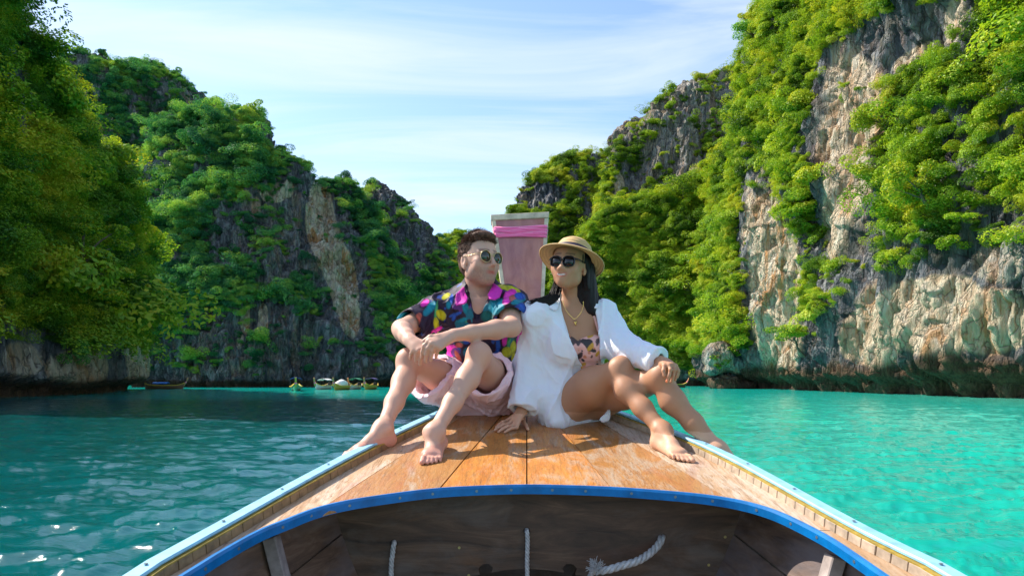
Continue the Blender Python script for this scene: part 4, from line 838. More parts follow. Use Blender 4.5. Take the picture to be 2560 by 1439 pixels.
# ------------------------------------------------------------ implicit-surface modelling (bodies, clothes, hair)
class Vox:
    """signed distance grid; shapes are blended smoothly and meshed as one continuous surface"""
    def __init__(s, lo, hi, h):
        s.lo = np.array(lo, np.float64); s.h = h; n = np.ceil((np.array(hi) - s.lo) / h).astype(int) + 1; s.n = n
        s.d = np.full(n, 1.0, np.float32)
    def sub(s, lo, hi):
        a = np.maximum(np.floor((np.array(lo) - s.lo) / s.h).astype(int), 0); b = np.minimum(np.ceil((np.array(hi) - s.lo) / s.h).astype(int) + 1, s.n)
        if (b <= a).any(): return None
        sl = tuple(slice(a[i], b[i]) for i in range(3))
        ax = [(s.lo[i] + s.h * np.arange(a[i], b[i])).astype(np.float32) for i in range(3)]
        return sl, ax[0][:, None, None], ax[1][None, :, None], ax[2][None, None, :]
    def op(s, sl, d, k, mode):
        c = s.d[sl]
        if mode == 'u':
            if k <= 0: s.d[sl] = np.minimum(c, d); return
            h = np.maximum(k - np.abs(c - d), 0) / k; s.d[sl] = np.minimum(c, d) - h * h * k * .25
        else:
            d = -d
            h = np.maximum(k - np.abs(c - d), 0) / max(k, 1e-6); s.d[sl] = np.maximum(c, d) + h * h * k * .25
    def cone(s, a, b, ra, rb, k=.02, mode='u', flat=None):
        a = np.array(a, float); b = np.array(b, float); m = max(ra, rb) + k + .02
        q = s.sub(np.minimum(a, b) - m, np.maximum(a, b) + m)
        if q is None: return s
        sl, X, Y, Z = q; ab = b - a; L2 = max(float(ab @ ab), 1e-9)
        t = np.clip(((X - a[0]) * ab[0] + (Y - a[1]) * ab[1] + (Z - a[2]) * ab[2]) / L2, 0, 1)
        dx = X - (a[0] + ab[0] * t); dy = Y - (a[1] + ab[1] * t); dz = Z - (a[2] + ab[2] * t)
        if flat is not None:                 # flat = (axis, factor): squeeze along an axis
            ax_, f = np.array(flat[0], float), flat[1]; ax_ /= np.linalg.norm(ax_); pr = dx * ax_[0] + dy * ax_[1] + dz * ax_[2]; e = (1 / f - 1)
            dx = dx + ax_[0] * pr * e; dy = dy + ax_[1] * pr * e; dz = dz + ax_[2] * pr * e
        d = np.sqrt(dx * dx + dy * dy + dz * dz) - (ra + (rb - ra) * t); s.op(sl, d, k, mode); return s
    def chain(s, pts, rad, k=.02, mode='u', flat=None):
        for i in range(len(pts) - 1): s.cone(pts[i], pts[i + 1], rad[i], rad[i + 1], k, mode, flat)
        return s
    def ell(s, c, r, B=None, k=.02, mode='u', noise=None):
        c = np.array(c, float); m = max(r) + k + .02; q = s.sub(c - m, c + m)
        if q is None: return s
        sl, X, Y, Z = q; X = X - c[0]; Y = Y - c[1]; Z = Z - c[2]
        if B is None: B = np.eye(3)
        B = np.array(B, float); p = [X * B[i][0] + Y * B[i][1] + Z * B[i][2] for i in range(3)]
        k0 = np.sqrt((p[0] / r[0]) ** 2 + (p[1] / r[1]) ** 2 + (p[2] / r[2]) ** 2); k1 = np.sqrt((p[0] / r[0] ** 2) ** 2 + (p[1] / r[1] ** 2) ** 2 + (p[2] / r[2] ** 2) ** 2)
        d = k0 * (k0 - 1) / np.maximum(k1, 1e-6)
        if noise is not None: d = d + noise(X + c[0], Y + c[1], Z + c[2])
        s.op(sl, d, k, mode); return s
    def half(s, p, n, k=.0, lo=None, hi=None):
        """cut away everything on the side the normal points to (optionally only inside a box)"""
        n = np.array(n, float); n /= np.linalg.norm(n); q = s.sub(s.lo if lo is None else lo, s.lo + s.n * s.h if hi is None else hi)
        sl, X, Y, Z = q; d = (X - p[0]) * n[0] + (Y - p[1]) * n[1] + (Z - p[2]) * n[2]; c = s.d[sl]
        s.d[sl] = np.maximum(c, d) if k <= 0 else np.maximum(c, d) + (np.maximum(k - np.abs(c - d), 0) / k) ** 2 * k * .25; return s
    def ripple(s, fn):
        m = np.abs(s.d) < .03; i, j, k = np.nonzero(m); X = s.lo[0] + i * s.h; Y = s.lo[1] + j * s.h; Z = s.lo[2] + k * s.h
        s.d[m] += fn(X, Y, Z).astype(np.float32); return s
    def mesh(s, name, it=1):
        D_ = s.d; D_[0] = 1; D_[-1] = 1; D_[:, 0] = 1; D_[:, -1] = 1; D_[:, :, 0] = 1; D_[:, :, -1] = 1
        ins = D_ < 0; c = np.zeros(tuple(s.n - 1), np.uint8)
        for a in (0, 1):
            for b in (0, 1):
                for e in (0, 1): c += ins[a:D_.shape[0] - 1 + a, b:D_.shape[1] - 1 + b, e:D_.shape[2] - 1 + e]
        act = (c > 0) & (c < 8); idx = np.full(act.shape, -1, np.int64); I, J, K = np.nonzero(act); n = len(I); idx[I, J, K] = np.arange(n)
        acc = np.zeros((n, 3)); cnt = np.zeros(n)
        corners = [(a, b, e) for a in (0, 1) for b in (0, 1) for e in (0, 1)]
        for p in corners:
            for ax in range(3):
                if p[ax]: continue
                q = list(p); q[ax] = 1
                v0 = D_[I + p[0], J + p[1], K + p[2]]; v1 = D_[I + q[0], J + q[1], K + q[2]]; m = (v0 < 0) != (v1 < 0)
                t = np.where(m, v0 / np.where(m, v0 - v1, 1), 0)
                for z in range(3): acc[:, z] += np.where(m, p[z] + (t if z == ax else 0), 0)
                cnt += m
        P_ = (np.stack([I, J, K], -1) + acc / cnt[:, None]) * s.h + s.lo; F_ = []
        for ax in range(3):
            o1, o2 = [(1, 2), (2, 0), (0, 1)][ax]; sh = list(D_.shape); 
            s0 = [slice(None)] * 3; s1 = [slice(None)] * 3; s0[ax] = slice(0, -1); s1[ax] = slice(1, None)
            A_ = ins[tuple(s0)]; B_ = ins[tuple(s1)]; e = A_ != B_
            E = np.stack(np.nonzero(e), -1); E = E[(E[:, o1] > 0) & (E[:, o2] > 0) & (E[:, o1] < sh[o1] - 1) & (E[:, o2] < sh[o2] - 1)]
            fl = A_[E[:, 0], E[:, 1], E[:, 2]]; qd = []
            for (u_, v_) in ((0, 0), (-1, 0), (-1, -1), (0, -1)):
                G = E.copy(); G[:, o1] += u_; G[:, o2] += v_; qd.append(idx[G[:, 0], G[:, 1], G[:, 2]])
            Q = np.stack(qd, -1); Q[~fl] = Q[~fl][:, ::-1]; F_.append(Q)
        F_ = np.concatenate(F_); F_ = F_[(F_ >= 0).all(1)]
        for _ in range(it):                  # light smoothing
            S = np.zeros_like(P_); C_ = np.zeros(n)
            for a, b in ((0, 1), (1, 2), (2, 3), (3, 0)):
                np.add.at(S, F_[:, a], P_[F_[:, b]]); np.add.at(S, F_[:, b], P_[F_[:, a]]); np.add.at(C_, F_[:, a], 1); np.add.at(C_, F_[:, b], 1)
            P_ = P_ * .5 + .5 * S / np.maximum(C_, 1)[:, None]
        s.P = P_; return P_, F_
def V3(*a): return np.array(a, float)
def PP(px, py, d): return np.array(P(px, py, d))
def unit(v): v = np.array(v, float); return v / np.linalg.norm(v)
def basis(fwd, up):                          # rows: right, forward, up
    f = unit(fwd); r = unit(np.cross(f, up)); u = np.cross(r, f); return np.array([r, f, u])

def hand(vx, wrist, knuck, tips, thumb, back, k=.010, r=1.0, curl=.25):
    """palm + 5 fingers. knuck: 4 knuckle points, tips: 4 finger tip points, thumb: (base, mid, tip), back: direction out of the back of the hand"""
    W = np.array(wrist); K = [np.array(q) for q in knuck]; back = unit(back)
    for i, q in enumerate(K): vx.cone(W * .78 + q * .22, q, .0145 * r, .0105 * r, .016)
    vx.cone(W, (K[1] + K[2]) / 2 * .5 + W * .5, .021 * r, .019 * r, .02, flat=(back, .75))
    rr = [.0088, .0092, .0088, .0076]
    for i, (q, t) in enumerate(zip(K, tips)):
        t = np.array(t); L = np.linalg.norm(t - q); m1 = q + (t - q) * .42 + back * L * curl; m2 = q + (t - q) * .74 + back * L * curl * .75; a = rr[i] * r
        vx.cone(q, m1, a * 1.08, a, .005); vx.cone(m1, m2, a, a * .92, .004); vx.cone(m2, t, a * .92, a * .78, .004)
        vx.ell(m1 + back * .001, (a * 1.1, a * 1.1, a * 1.1), None, .004)
    b, m, t = [np.array(q) for q in thumb]; vx.cone(W * .6 + b * .4, b, .015 * r, .0125 * r, .014); vx.cone(b, m, .0118 * r, .0105 * r, .006); vx.cone(m, t, .0105 * r, .0085 * r, .004)

def fold(X, Y, Z, dirv, f, s, warp=.35):
    """sharp cloth creases running along dirv"""
    d = unit(dirv); a = unit(np.cross(d, V3(.3, .5, .8))); b = np.cross(d, a); w = warp * vnoise(X * 7, Y * 7, Z * 7, s + 5)
    u = (X * a[0] + Y * a[1] + Z * a[2]) * f + w * 2; v = (X * b[0] + Y * b[1] + Z * b[2]) * f; t = (X * d[0] + Y * d[1] + Z * d[2]) * f * .28
    return -(1 - np.abs(vnoise(u, v, t, s))) ** 4
def foot(vx, ankle, heel, toe_dir, L, sole_z, inner, r=1.0, nrm=None, toes=True):
    """ankle joint, heel contact point, direction of toes (unit, along the deck), foot length, inner = direction toward the big toe"""
    A = np.array(ankle); H = np.array(heel); t = unit(toe_dir); up = V3(0, -DB, 1) / math.hypot(1, DB) if nrm is None else unit(nrm); s = unit(inner - t * (np.array(inner) @ t)); 
    g = lambda a, b, c: H + t * L * a + s * b * r + up * c * r
    vx.cone(g(.10, 0, .030), A, .031 * r, .034 * r, .03)
    vx.ell(g(.10, 0, .030), (.036 * r, .032 * r, .031 * r), None, .02)
    vx.cone(A, g(.46, .008, .042), .033 * r, .024 * r, .03); vx.cone(g(.15, -.008, .022), g(.62, -.018, .016), .024 * r, .018 * r, .02)
    vx.cone(g(.12, .012, .026), g(.70, .020, .020), .024 * r, .020 * r, .02); vx.cone(g(.46, .008, .040), g(.72, .002, .019), .022 * r, .017 * r, .02)
    vx.cone(g(.68, .024, .018), g(.70, -.024, .014), .019 * r, .015 * r, .015)
    offs = [(.026, .0118, 1.00, .016), (.008, .0082, .985, .013), (-.006, .0078, .945, .012), (-.020, .0074, .90, .011), (-.033, .0070, .84, .010)]
    for b, q, e, hh in offs:
        vx.cone(g(.70, b * .9, .016), g((.70 + e) / 2 + .03, b, hh + .006), q * r * .95, q * r * .9, .006); vx.cone(g((.70 + e) / 2 + .03, b, hh + .006), g(e - .02, b * 1.04, hh - .003), q * r * .9, q * r * .95, .003)
    for sg in (1, -1): vx.ell(A + s * sg * .030 * r + up * .004, (.012 * r, .012 * r, .014 * r), None, .015)
    return g

def skin_mat(name, base, dark, lip, rough=.50):
    m = NM(name); t = m.attr('tint', 'Color'); n = m.noise(m.coord(), 11, 6, .65); n2 = m.noise(m.coord(), 160, 3, .6)
    c = m.mix(m.ramp(n, [(0.35, 0.0), (0.7, .45)]), (*base, 1), (*dark, 1)); c = m.mix(1.0, c, t, 'MULTIPLY')
    p = m.principled(Base_Color=c, Roughness=rough, Subsurface_Weight=.12, Subsurface_Scale=.02); p.inputs['Subsurface Radius'].default_value = (1, .35, .2); p.inputs['Specular IOR Level'].default_value = .4
    m.t.links.new(m.bump(n2, .12, .001), p.inputs['Normal']); return m.m
def blobcol(Pw, col, c, r, tgt, soft=.5):
    d = np.linalg.norm((Pw - np.array(c)) / np.array(r), axis=1); w = (1 - sstep(1 - soft, 1, d))[:, None]; return col * (1 - w) + np.array(tgt) * w
def finish(vx, name, mat, root, it=1, tint=None, extra=None):
    Pw, Fq = vx.mesh(name, it); me = mesh_np(name, Pw - np.array(root.location), Fq); 
    if tint is not None: cattr(me, 'tint', tint(Pw))
    return link(name, me, mat, root)

def face(vx, C, B, s=1.0, nose=1.0, jaw=1.0, male=True, tip=0.0, smile=0.0):
    """head sculpted round centre C (between the ears); B rows right, forward, up"""
    Rr, Fw, U = B; g = lambda r, f, u: C + (Rr * r + Fw * f + U * u) * s
    vx.ell(g(0, -.012, .045), (.073 * s, .092 * s, .083 * s), B, .03)
    vx.ell(g(0, .022, .000), (.066 * s, .070 * s, .085 * s), B, .03)
    vx.ell(g(0, .030, -.062), (.050 * s * jaw, .056 * s, .048 * s), B, .03)
    vx.ell(g(0, .066, -.088), (.024 * s * jaw, .022 * s, .020 * s), B, .025)
    for q in (-1, 1):
        vx.ell(g(q * .046 * jaw, .008, -.062), (.016 * s, .030 * s, .024 * s), B, .03)
        vx.ell(g(q * .040, .062, -.014), (.022 * s, .018 * s, .017 * s), B, .022)
        if male: vx.cone(g(q * .012, .087, .030), g(q * .046, .070, .028), .0085 * s, .007 * s, .012)
        vx.ell(g(q * .031, .080, .010), (.015 * s, .008 * s, .010 * s), B, .006, 's')
        vx.ell(g(q * .031, .074, .010), (.0125 * s, .0115 * s, .0115 * s), B, .003)
        vx.ell(g(q * .0115, .096, -.034), (.0085 * s, .010 * s, .0080 * s), B, .007)
        # ear: rim, bowl, lobe
        vx.ell(g(q * .074, -.012, -.006), (.0095 * s, .020 * s, .033 * s), B, .006); vx.ell(g(q * .083, -.004, -.004), (.006 * s, .010 * s, .018 * s), B, .004, 's'); vx.ell(g(q * .073, -.004, -.036), (.007 * s, .009 * s, .010 * s), B, .005)
    vx.cone(g(0, .088, .020), g(0, .105 - tip, -.026), .0070 * s, .0095 * s * nose, .010); vx.ell(g(0, .108 - tip, -.029), (.0105 * s * nose, .010 * s, .0085 * s), B, .006)
    for q in (-1, 1): vx.ell(g(q * .0065, .102 - tip, -.041), (.0035 * s, .0045 * s, .004 * s), B, .002, 's')
    vx.ell(g(0, .074, -.054), (.036 * s, .017 * s, .024 * s), B, .03)
    w = .0235 if male else .0255; cu = -.0620 + smile
    for q in (-1, 1):
        vx.cone(g(q * w, .0790, cu), g(q * .006, .0915, -.0560), .0022 * s, .0050 * s, .004); vx.cone(g(q * w, .0785, cu), g(0, .0895, -.0690 + smile * .2), .0022 * s, .0064 * s, .004)
        vx.cone(g(q * (w - .003), .0830, cu), g(0, .0985, -.0622), .0012 * s, .0022 * s + smile * .25, .002, 's')
        vx.ell(g(q * .040, .060, -.034), (.018 * s, .016 * s, .014 * s), B, .025)
    vx.cone(g(-.006, .0915, -.0560), g(.006, .0915, -.0560), .005 * s, .005 * s, .004)
    if smile: vx.ell(g(0, .0775, -.0615), (.020 * s, .0100 * s, .0050 * s), B, .001)
    return g
# ------------------------------------------------------------ the man
H3 = .0036
man = empty('person', (-.10, 3.25, deckz(3.25)), 'man in dark floral shirt, pink shorts and round sunglasses, sitting with arms over his knees', 'person')
SKM = skin_mat('skin_fair', (.62, .365, .26), (.55, .27, .18), (.5, .2, .18))
hipL, hipR = PP(1165, 968, 3.30), PP(1240, 968, 3.28); kneeL, kneeR = PP(1022, 905, 2.95), PP(1198, 890, 2.84)
ankL, ankR = PP(957, 1072, 2.66), PP(1085, 1082, 2.57)
chest = PP(1205, 800, 3.24); neck = PP(1197, 728, 3.20); shL, shR = PP(1098, 778, 3.20), PP(1272, 764, 3.16)
elL, elR = PP(1003, 822, 2.98), PP(1280, 818, 2.95); wrL, wrR = PP(1024, 850, 2.815), PP(1132, 838, 2.78)
vx = Vox((-.82, 2.28, 1.12), (.22, 3.52, 2.32), H3)
# torso, neck
vx.chain([PP(1205, 975, 3.33), PP(1205, 900, 3.31), chest, PP(1195, 765, 3.22)], [.135, .135, .15, .12], .05, flat=((0, 1, 0), .75))
vx.cone(shL, shR, .062, .062, .05); vx.cone(PP(1198, 770, 3.22), PP(1197, 705, 3.19), .062, .056, .02)
# legs
def leg(hip, knee, ank, rt, rk, rc, ra, bend):
    hip, knee, ank = [np.array(q) for q in (hip, knee, ank)]
    vx.chain([hip, hip + (knee - hip) * .5, knee], [rt, rt * .86, rk], .04)
    cal = knee + (ank - knee) * .30 + np.array(bend) * .022
    vx.chain([knee, cal, knee + (ank - knee) * .62 + np.array(bend) * .010, ank], [rk * .92, rc, rc * .76, ra], .03)
    vx.ell(knee + np.array(bend) * -.018 + V3(0, 0, .012), (rk * .78, rk * .78, rk * .85), None, .03)
leg(hipL, kneeL, ankL, .078, .049, .046, .027, (0.25, .85, -.2)); leg(hipR, kneeR, ankR, .078, .049, .045, .027, (.1, .9, -.2))
tdir = unit(np.array(D(848, 1152)) - np.array(D(985, 1112)))
fL = foot(vx, ankL, np.array(D(985, 1112)) + V3(-.01, .01, 0), unit(tdir + V3(0, 0, 0)), .262, 0, V3(.45, -.9, 0) * 1.0, .98)
fR = foot(vx, ankR, np.array(D(1098, 1118)), unit(np.array(D(1060, 1175)) - np.array(D(1095, 1112))), .25, 0, V3(-1, 0, 0), .96)
# arms
def arm(sh, el, wr, r0=.050, r1=.040, r2=.038, r3=.0255, flat=None):
    sh, el, wr = [np.array(q) for q in (sh, el, wr)]
    vx.chain([sh, sh + (el - sh) * .5, el], [r0, r0 * .92, r1], .03); vx.chain([el, el + (wr - el) * .28, el + (wr - el) * .7, wr], [r1 * .92, r2 * 1.05, r3 * 1.2, r3], .02)
arm(shL, elL, wrL); arm(shR, elR, wrR)
hl = lambda px, py, d: PP(px, py, d)
hand(vx, wrL, [hl(1066, 868, 2.77), hl(1057, 872, 2.76), hl(1046, 876, 2.76), hl(1034, 876, 2.77)], [hl(1064, 905, 2.80), hl(1050, 911, 2.80), hl(1040, 903, 2.80), hl(1026, 897, 2.82)], (hl(1055, 857, 2.79), hl(1074, 856, 2.765), hl(1090, 850, 2.75)), (-.25, -.75, .6), curl=.10, r=1.05)
hand(vx, wrR, [hl(1072, 852, 2.70), hl(1080, 858, 2.69), hl(1090, 864, 2.69), hl(1100, 870, 2.70)], [hl(1054, 893, 2.73), hl(1064, 901, 2.73), hl(1077, 900, 2.73), hl(1090, 894, 2.74)], (hl(1094, 842, 2.73), hl(1076, 842, 2.72), hl(1060, 852, 2.715)), (-.35, -.7, .65), curl=.16, r=1.05)
# head: turned toward the woman
HC = PP(1197, 654, 3.13); HB_ = basis((.62, -.78, .02), (.03, .02, 1)); HS = 1.02
vx.cone(PP(1197, 728, 3.20), HC + V3(-.012, .040, -.06), .062, .055, .012)
fg = face(vx, HC, HB_, HS, nose=1.1, jaw=1.08, tip=-.009)
vx.ell(fg(0, .074, -.094), (.022, .018, .017), HB_, .025)
def tint_m(Pw):
    c = np.ones((len(Pw), 3)); q = (Pw - HC) @ HB_.T / HS                  # head space: right, forward, up
    hd = (np.linalg.norm(q, axis=1) < .16)
    st = sstep(-.028, -.05, q[:, 2]) * sstep(-.03, .01, q[:, 1]) * sstep(-.125, -.105, q[:, 2]) * hd; mus = np.exp(-((q[:, 2] + .046) / .006) ** 2 - (q[:, 0] / .024) ** 2) * (q[:, 1] > .07) * hd
    jaw = sstep(-.045, .045, q[:, 1]) * hd * sstep(-.012, -.06, q[:, 2]); w = np.clip(.78 * np.maximum(jaw, .8 * mus) * (.85 + .22 * vnoise(Pw[:, 0] * 260, Pw[:, 1] * 260, Pw[:, 2] * 260, 9)), 0, 1)[:, None]
    c = c * (1 - w) + np.array([.42, .40, .40]) * w
    lips = np.exp(-((np.abs(q[:, 2] + .0615)) / .0085) ** 4 - (q[:, 0] / .023) ** 4) * (q[:, 1] > .070) * hd; c = c * (1 - lips[:, None]) + np.array([.74, .34, .34]) * lips[:, None]
    brow = np.exp(-((q[:, 2] - .036 + .1 * (np.abs(q[:, 0]) - .03) ** 2 * 30) / .0045) ** 2) * (np.abs(q[:, 0]) > .010) * (np.abs(q[:, 0]) < .052) * (q[:, 1] > .055) * hd; c = c * (1 - brow[:, None] * .8) + np.array([.22, .16, .12]) * brow[:, None] * .8
    ck = np.exp(-((np.abs(q[:, 0]) - .042) / .016) ** 2 - ((q[:, 2] + .018) / .016) ** 2) * (q[:, 1] > .03) * hd; c *= 1 - ck[:, None] * np.array([.0, .16, .14])
    feet = (Pw[:, 2] < deckz(Pw[:, 1]) + .05); c[feet] *= [1.0, .84, .86]
    kn = np.exp(-np.linalg.norm(Pw - kneeL, axis=1) ** 2 / .006) + np.exp(-np.linalg.norm(Pw - kneeR, axis=1) ** 2 / .006); c *= 1 - kn[:, None] * np.array([.02, .13, .14])
    return c
finish(vx, 'body', SKM, man, 1, tint_m)
# hair
HAIRM = NM('brown_hair'); nh = HAIRM.noise(HAIRM.coord(), 60, 4, .6); p_ = HAIRM.principled(Base_Color=HAIRM.ramp(nh, [(0.3, (.045, .022, .014)), (0.7, (.18, .090, .058))]), Roughness=.6); p_.inputs['Specular IOR Level'].default_value = .2; HAIRM = HAIRM.m
vh = Vox(HC - .17, HC + .19, .0036)
vh.ell(fg(0, -.014, .048), (.078 * HS, .086 * HS, .080 * HS), HB_, 0)
vh.ell(fg(0, -.024, -.01), (.077 * HS, .074 * HS, .070 * HS), HB_, .03)
vh.ell(fg(.0, .03, .108), (.058 * HS, .054 * HS, .024 * HS), HB_, .03)
fr_, ff_, fu_ = HB_
vh.ell(fg(0, .098, .012), (.066 * HS, .068 * HS, .068 * HS), HB_, .012, 's'); vh.ell(fg(0, .06, -.07), (.10 * HS, .085 * HS, .082 * HS), HB_, .01, 's')
for q in (-1, 1): vh.ell(fg(q * .085, .0, -.015), (.022 * HS, .028 * HS, .038 * HS), HB_, .01, 's')
vh.half(fg(0, 0, -.075), -fu_)
vh.ripple(lambda X, Y, Z: .003 * fbm(X * 38, Y * 38, Z * 30, 4, 2) + .002 * vnoise(X * 150, Y * 150, Z * 50, 8))
finish(vh, 'hair', HAIRM, man, 0)
def tufts(name, root, fn, n, mat, seed):
    rg = random.Random(seed); mb = MB()
    for i in range(n):
        a, d, L, r = fn(rg)
        if a is None: continue
        a = Vector(a); d = Vector(d).normalized(); b = a + d * L * .55 + Vector((rg.uniform(-1, 1), rg.uniform(-1, 1), rg.uniform(-.2, 1))) * L * .14; c_ = b + (d + Vector((rg.uniform(-.5, .5), rg.uniform(-.5, .5), rg.uniform(-.5, .2)))).normalized() * L * .5
        mb.add(tube([a, b, c_], [r, r * .8, r * .15], 4, False))
    o = mb.build(name, mat, root, smoothit=True, off=root.location); o['kind'] = 'stuff'; return o
def hairroot(rg):
    th = rg.uniform(0, 6.28); z = rg.uniform(.0, 1); rr_ = math.sqrt(1 - z * z); q = np.array([rr_ * math.cos(th), rr_ * math.sin(th), z])
    if q[1] > .80 and q[2] < .30: return None, None, 0, 0
    if rg.random() < .45: q[2] = -rg.uniform(0, .75); q[1] = min(q[1], -.15 if abs(q[0]) < .9 else .05); q = q / np.linalg.norm(q)
    loc = fg(q[0] * .078, -.014 + q[1] * .086, (.050 if q[2] > 0 else .04) + q[2] * (.079 if q[2] > 0 else .090)); nrm_ = fr_ * q[0] + ff_ * q[1] + fu_ * q[2]
    d = (nrm_ * .06 + ff_ * (.55 if q[2] > .3 else -.35) + fu_ * (q[2] * .45 - (.65 if q[2] < .25 else 0)) + fr_ * (.30 * rg.uniform(-1, 1) + .2)); return loc, d, rg.uniform(.018, .034) * (1 if q[2] > .3 else .55), .0012
tufts('hair_strands', man, hairroot, 5200, HAIRM, 4)
# shirt
SH = NM('floral_shirt'); t = SH.attr('tint', 'Color'); nz = SH.noise(SH.coord(), 90, 4, .6); p_ = SH.principled(Base_Color=SH.mix(.25, t, SH.mix(1.0, t, SH.ramp(nz, [(0.3, .6), (0.7, 1.3)]), 'MULTIPLY')), Roughness=.62); p_.inputs['Specular IOR Level'].default_value = .35
SH.t.links.new(SH.bump(SH.noise(SH.coord((1, 1, .6)), 34, 4, .55, .6), .45, .006), p_.inputs['Normal']); SH = SH.m
vs2 = Vox((-.60, 2.88, 1.18), (.20, 3.56, 2.02), H3)
vs2.chain([PP(1212, 985, 3.33), PP(1212, 910, 3.31), chest + V3(0, 0, 0), PP(1193, 772, 3.22)], [.155, .160, .172, .132], .05, flat=((0, 1, 0), .80))
vs2.cone(shL + V3(0, 0, .0), shR, .082, .084, .06); vs2.cone(PP(1197, 745, 3.22), PP(1200, 712, 3.19), .082, .070, .03)
def sleeve(sh, el, f, r0, r1): e = sh + (el - sh) * f; vs2.cone(sh, e, r0, r1, .04); ax_ = unit(el - sh); return e, ax_
eL, aL = sleeve(shL, elL, .74, .074, .072); eR, aR = sleeve(shR, elR, .70, .078, .080)
def cuthollow(e, ax_, rin, L=.12, dep=.05):
    lo_ = np.minimum(e, e + ax_ * L) - rin * 1.6; hi_ = np.maximum(e, e + ax_ * L) + rin * 1.6
    return
# flat sleeve ends with a hollow inside
for e, ax_, rin in ((eL, aL, .060), (eR, aR, .066)):
    q = vs2.sub(e - .12, e + .12); sl, X, Y, Z = q; hh = (X - e[0]) * ax_[0] + (Y - e[1]) * ax_[1] + (Z - e[2]) * ax_[2]; rad = np.sqrt((X - e[0]) ** 2 + (Y - e[1]) ** 2 + (Z - e[2]) ** 2 - hh ** 2 + 1e-9)
    near = rad < .105; vs2.d[sl] = np.where(near & (hh > -.10), np.maximum(vs2.d[sl], hh - .004), vs2.d[sl]); vs2.cone(e - ax_ * .03, e + ax_ * .10, rin, rin + .004, 0, 's')
# open neck: V down the chest
nv0, nv1 = PP(1200, 722, 3.10), PP(1193, 792, 3.02)
vs2.cone(PP(1200, 700, 3.14), PP(1198, 738, 3.08), .068, .050, .01, 's'); vs2.cone(PP(1200, 735, 3.10), PP(1190, 798, 3.085), .050, .012, .006, 's'); vs2.cone(PP(1198, 690, 3.20), PP(1199, 735, 3.19), .066, .064, .006, 's')
vs2.half(PP(1200, 992, 3.3), (0, 0, -1))
vs2.ripple(lambda X, Y, Z: .0075 * fbm(X * 9 + Z * 5, Y * 9, Z * 5 - X * 6, 3, 3) + .010 * fold(X, Y, Z, (.5, -.2, -.8), 16, 6) + .006 * fold(X, Y, Z, (-.6, -.2, -.7), 28, 7) + .004)
K_, T_, M_, Yl, Bl, Or, Gr, Pu = [(.020, .009, .028), (.0, .20, .27), (.80, .03, .42), (.55, .50, .01), (.02, .09, .42), (.45, .09, .06), (.05, .30, .10), (.14, .03, .22)]
PR = [(1005, 795, 26, 13, -30, T_), (1020, 822, 10, 8, 0, Yl), (1035, 826, 12, 9, 0, Gr), (1043, 800, 10, 22, 20, Or), (1075, 770, 26, 11, -50, T_), (1062, 757, 14, 8, -40, M_), (1090, 780, 4, 34, 8, Gr), (1103, 787, 12, 17, -40, Yl), (1091, 812, 8, 22, -6, Yl), (1085, 832, 8, 12, 20, M_), (1096, 822, 6, 12, 60, M_),
      (1122, 752, 14, 18, 20, K_), (1128, 748, 6, 16, 10, Bl), (1121, 762, 7, 11, 0, T_), (1138, 786, 20, 5, -20, Bl), (1135, 792, 5, 12, 20, Bl), (1156, 800, 16, 6, -20, T_), (1115, 740, 14, 7, -35, Yl), (1148, 735, 10, 8, 0, Pu), (1150, 748, 12, 12, 10, M_), (1147, 757, 10, 6, 0, M_), (1163, 768, 9, 20, -12, T_),
      (1228, 735, 16, 14, -20, M_), (1236, 742, 10, 8, 0, M_), (1238, 765, 20, 26, 10, T_), (1250, 762, 12, 22, -10, T_), (1217, 790, 18, 16, 10, (.0, .10, .09)), (1278, 722, 26, 9, 16, Yl), (1258, 717, 16, 7, 10, Yl), (1275, 735, 20, 12, -30, M_), (1268, 750, 16, 9, -35, M_), (1283, 745, 12, 10, -10, Or), (1296, 752, 22, 8, -18, T_), (1300, 740, 16, 10, 10, Bl),
      (1272, 790, 18, 10, -10, Gr), (1288, 782, 18, 12, -30, Or), (1295, 795, 14, 16, 10, M_), (1282, 798, 8, 8, 0, M_), (1305, 770, 10, 16, 0, Bl), (1300, 850, 10, 26, 10, M_), (1262, 850, 8, 16, 10, M_), (1273, 850, 5, 24, 10, Gr), (1283, 868, 9, 18, 8, Yl), (1267, 880, 14, 16, 30, Yl), (1284, 895, 7, 18, 0, Yl), (1245, 860, 6, 26, 0, Bl), (1240, 895, 8, 20, 0, Bl),
      (1110, 870, 18, 10, 0, M_), (1130, 872, 16, 12, 20, M_), (1118, 888, 16, 16, 0, M_), (1138, 880, 12, 12, 0, Pu), (1148, 862, 10, 8, 0, Or), (1145, 890, 6, 18, -30, Or), (1128, 850, 8, 10, 0, M_), (1140, 905, 24, 8, 20, Pu), (1165, 850, 10, 12, 0, Bl), (1265, 905, 26, 10, 30, (.0, .35, .25)), (1285, 925, 20, 10, 30, Pu), (1170, 880, 14, 14, 0, T_), (1105, 905, 20, 8, 0, Gr)]
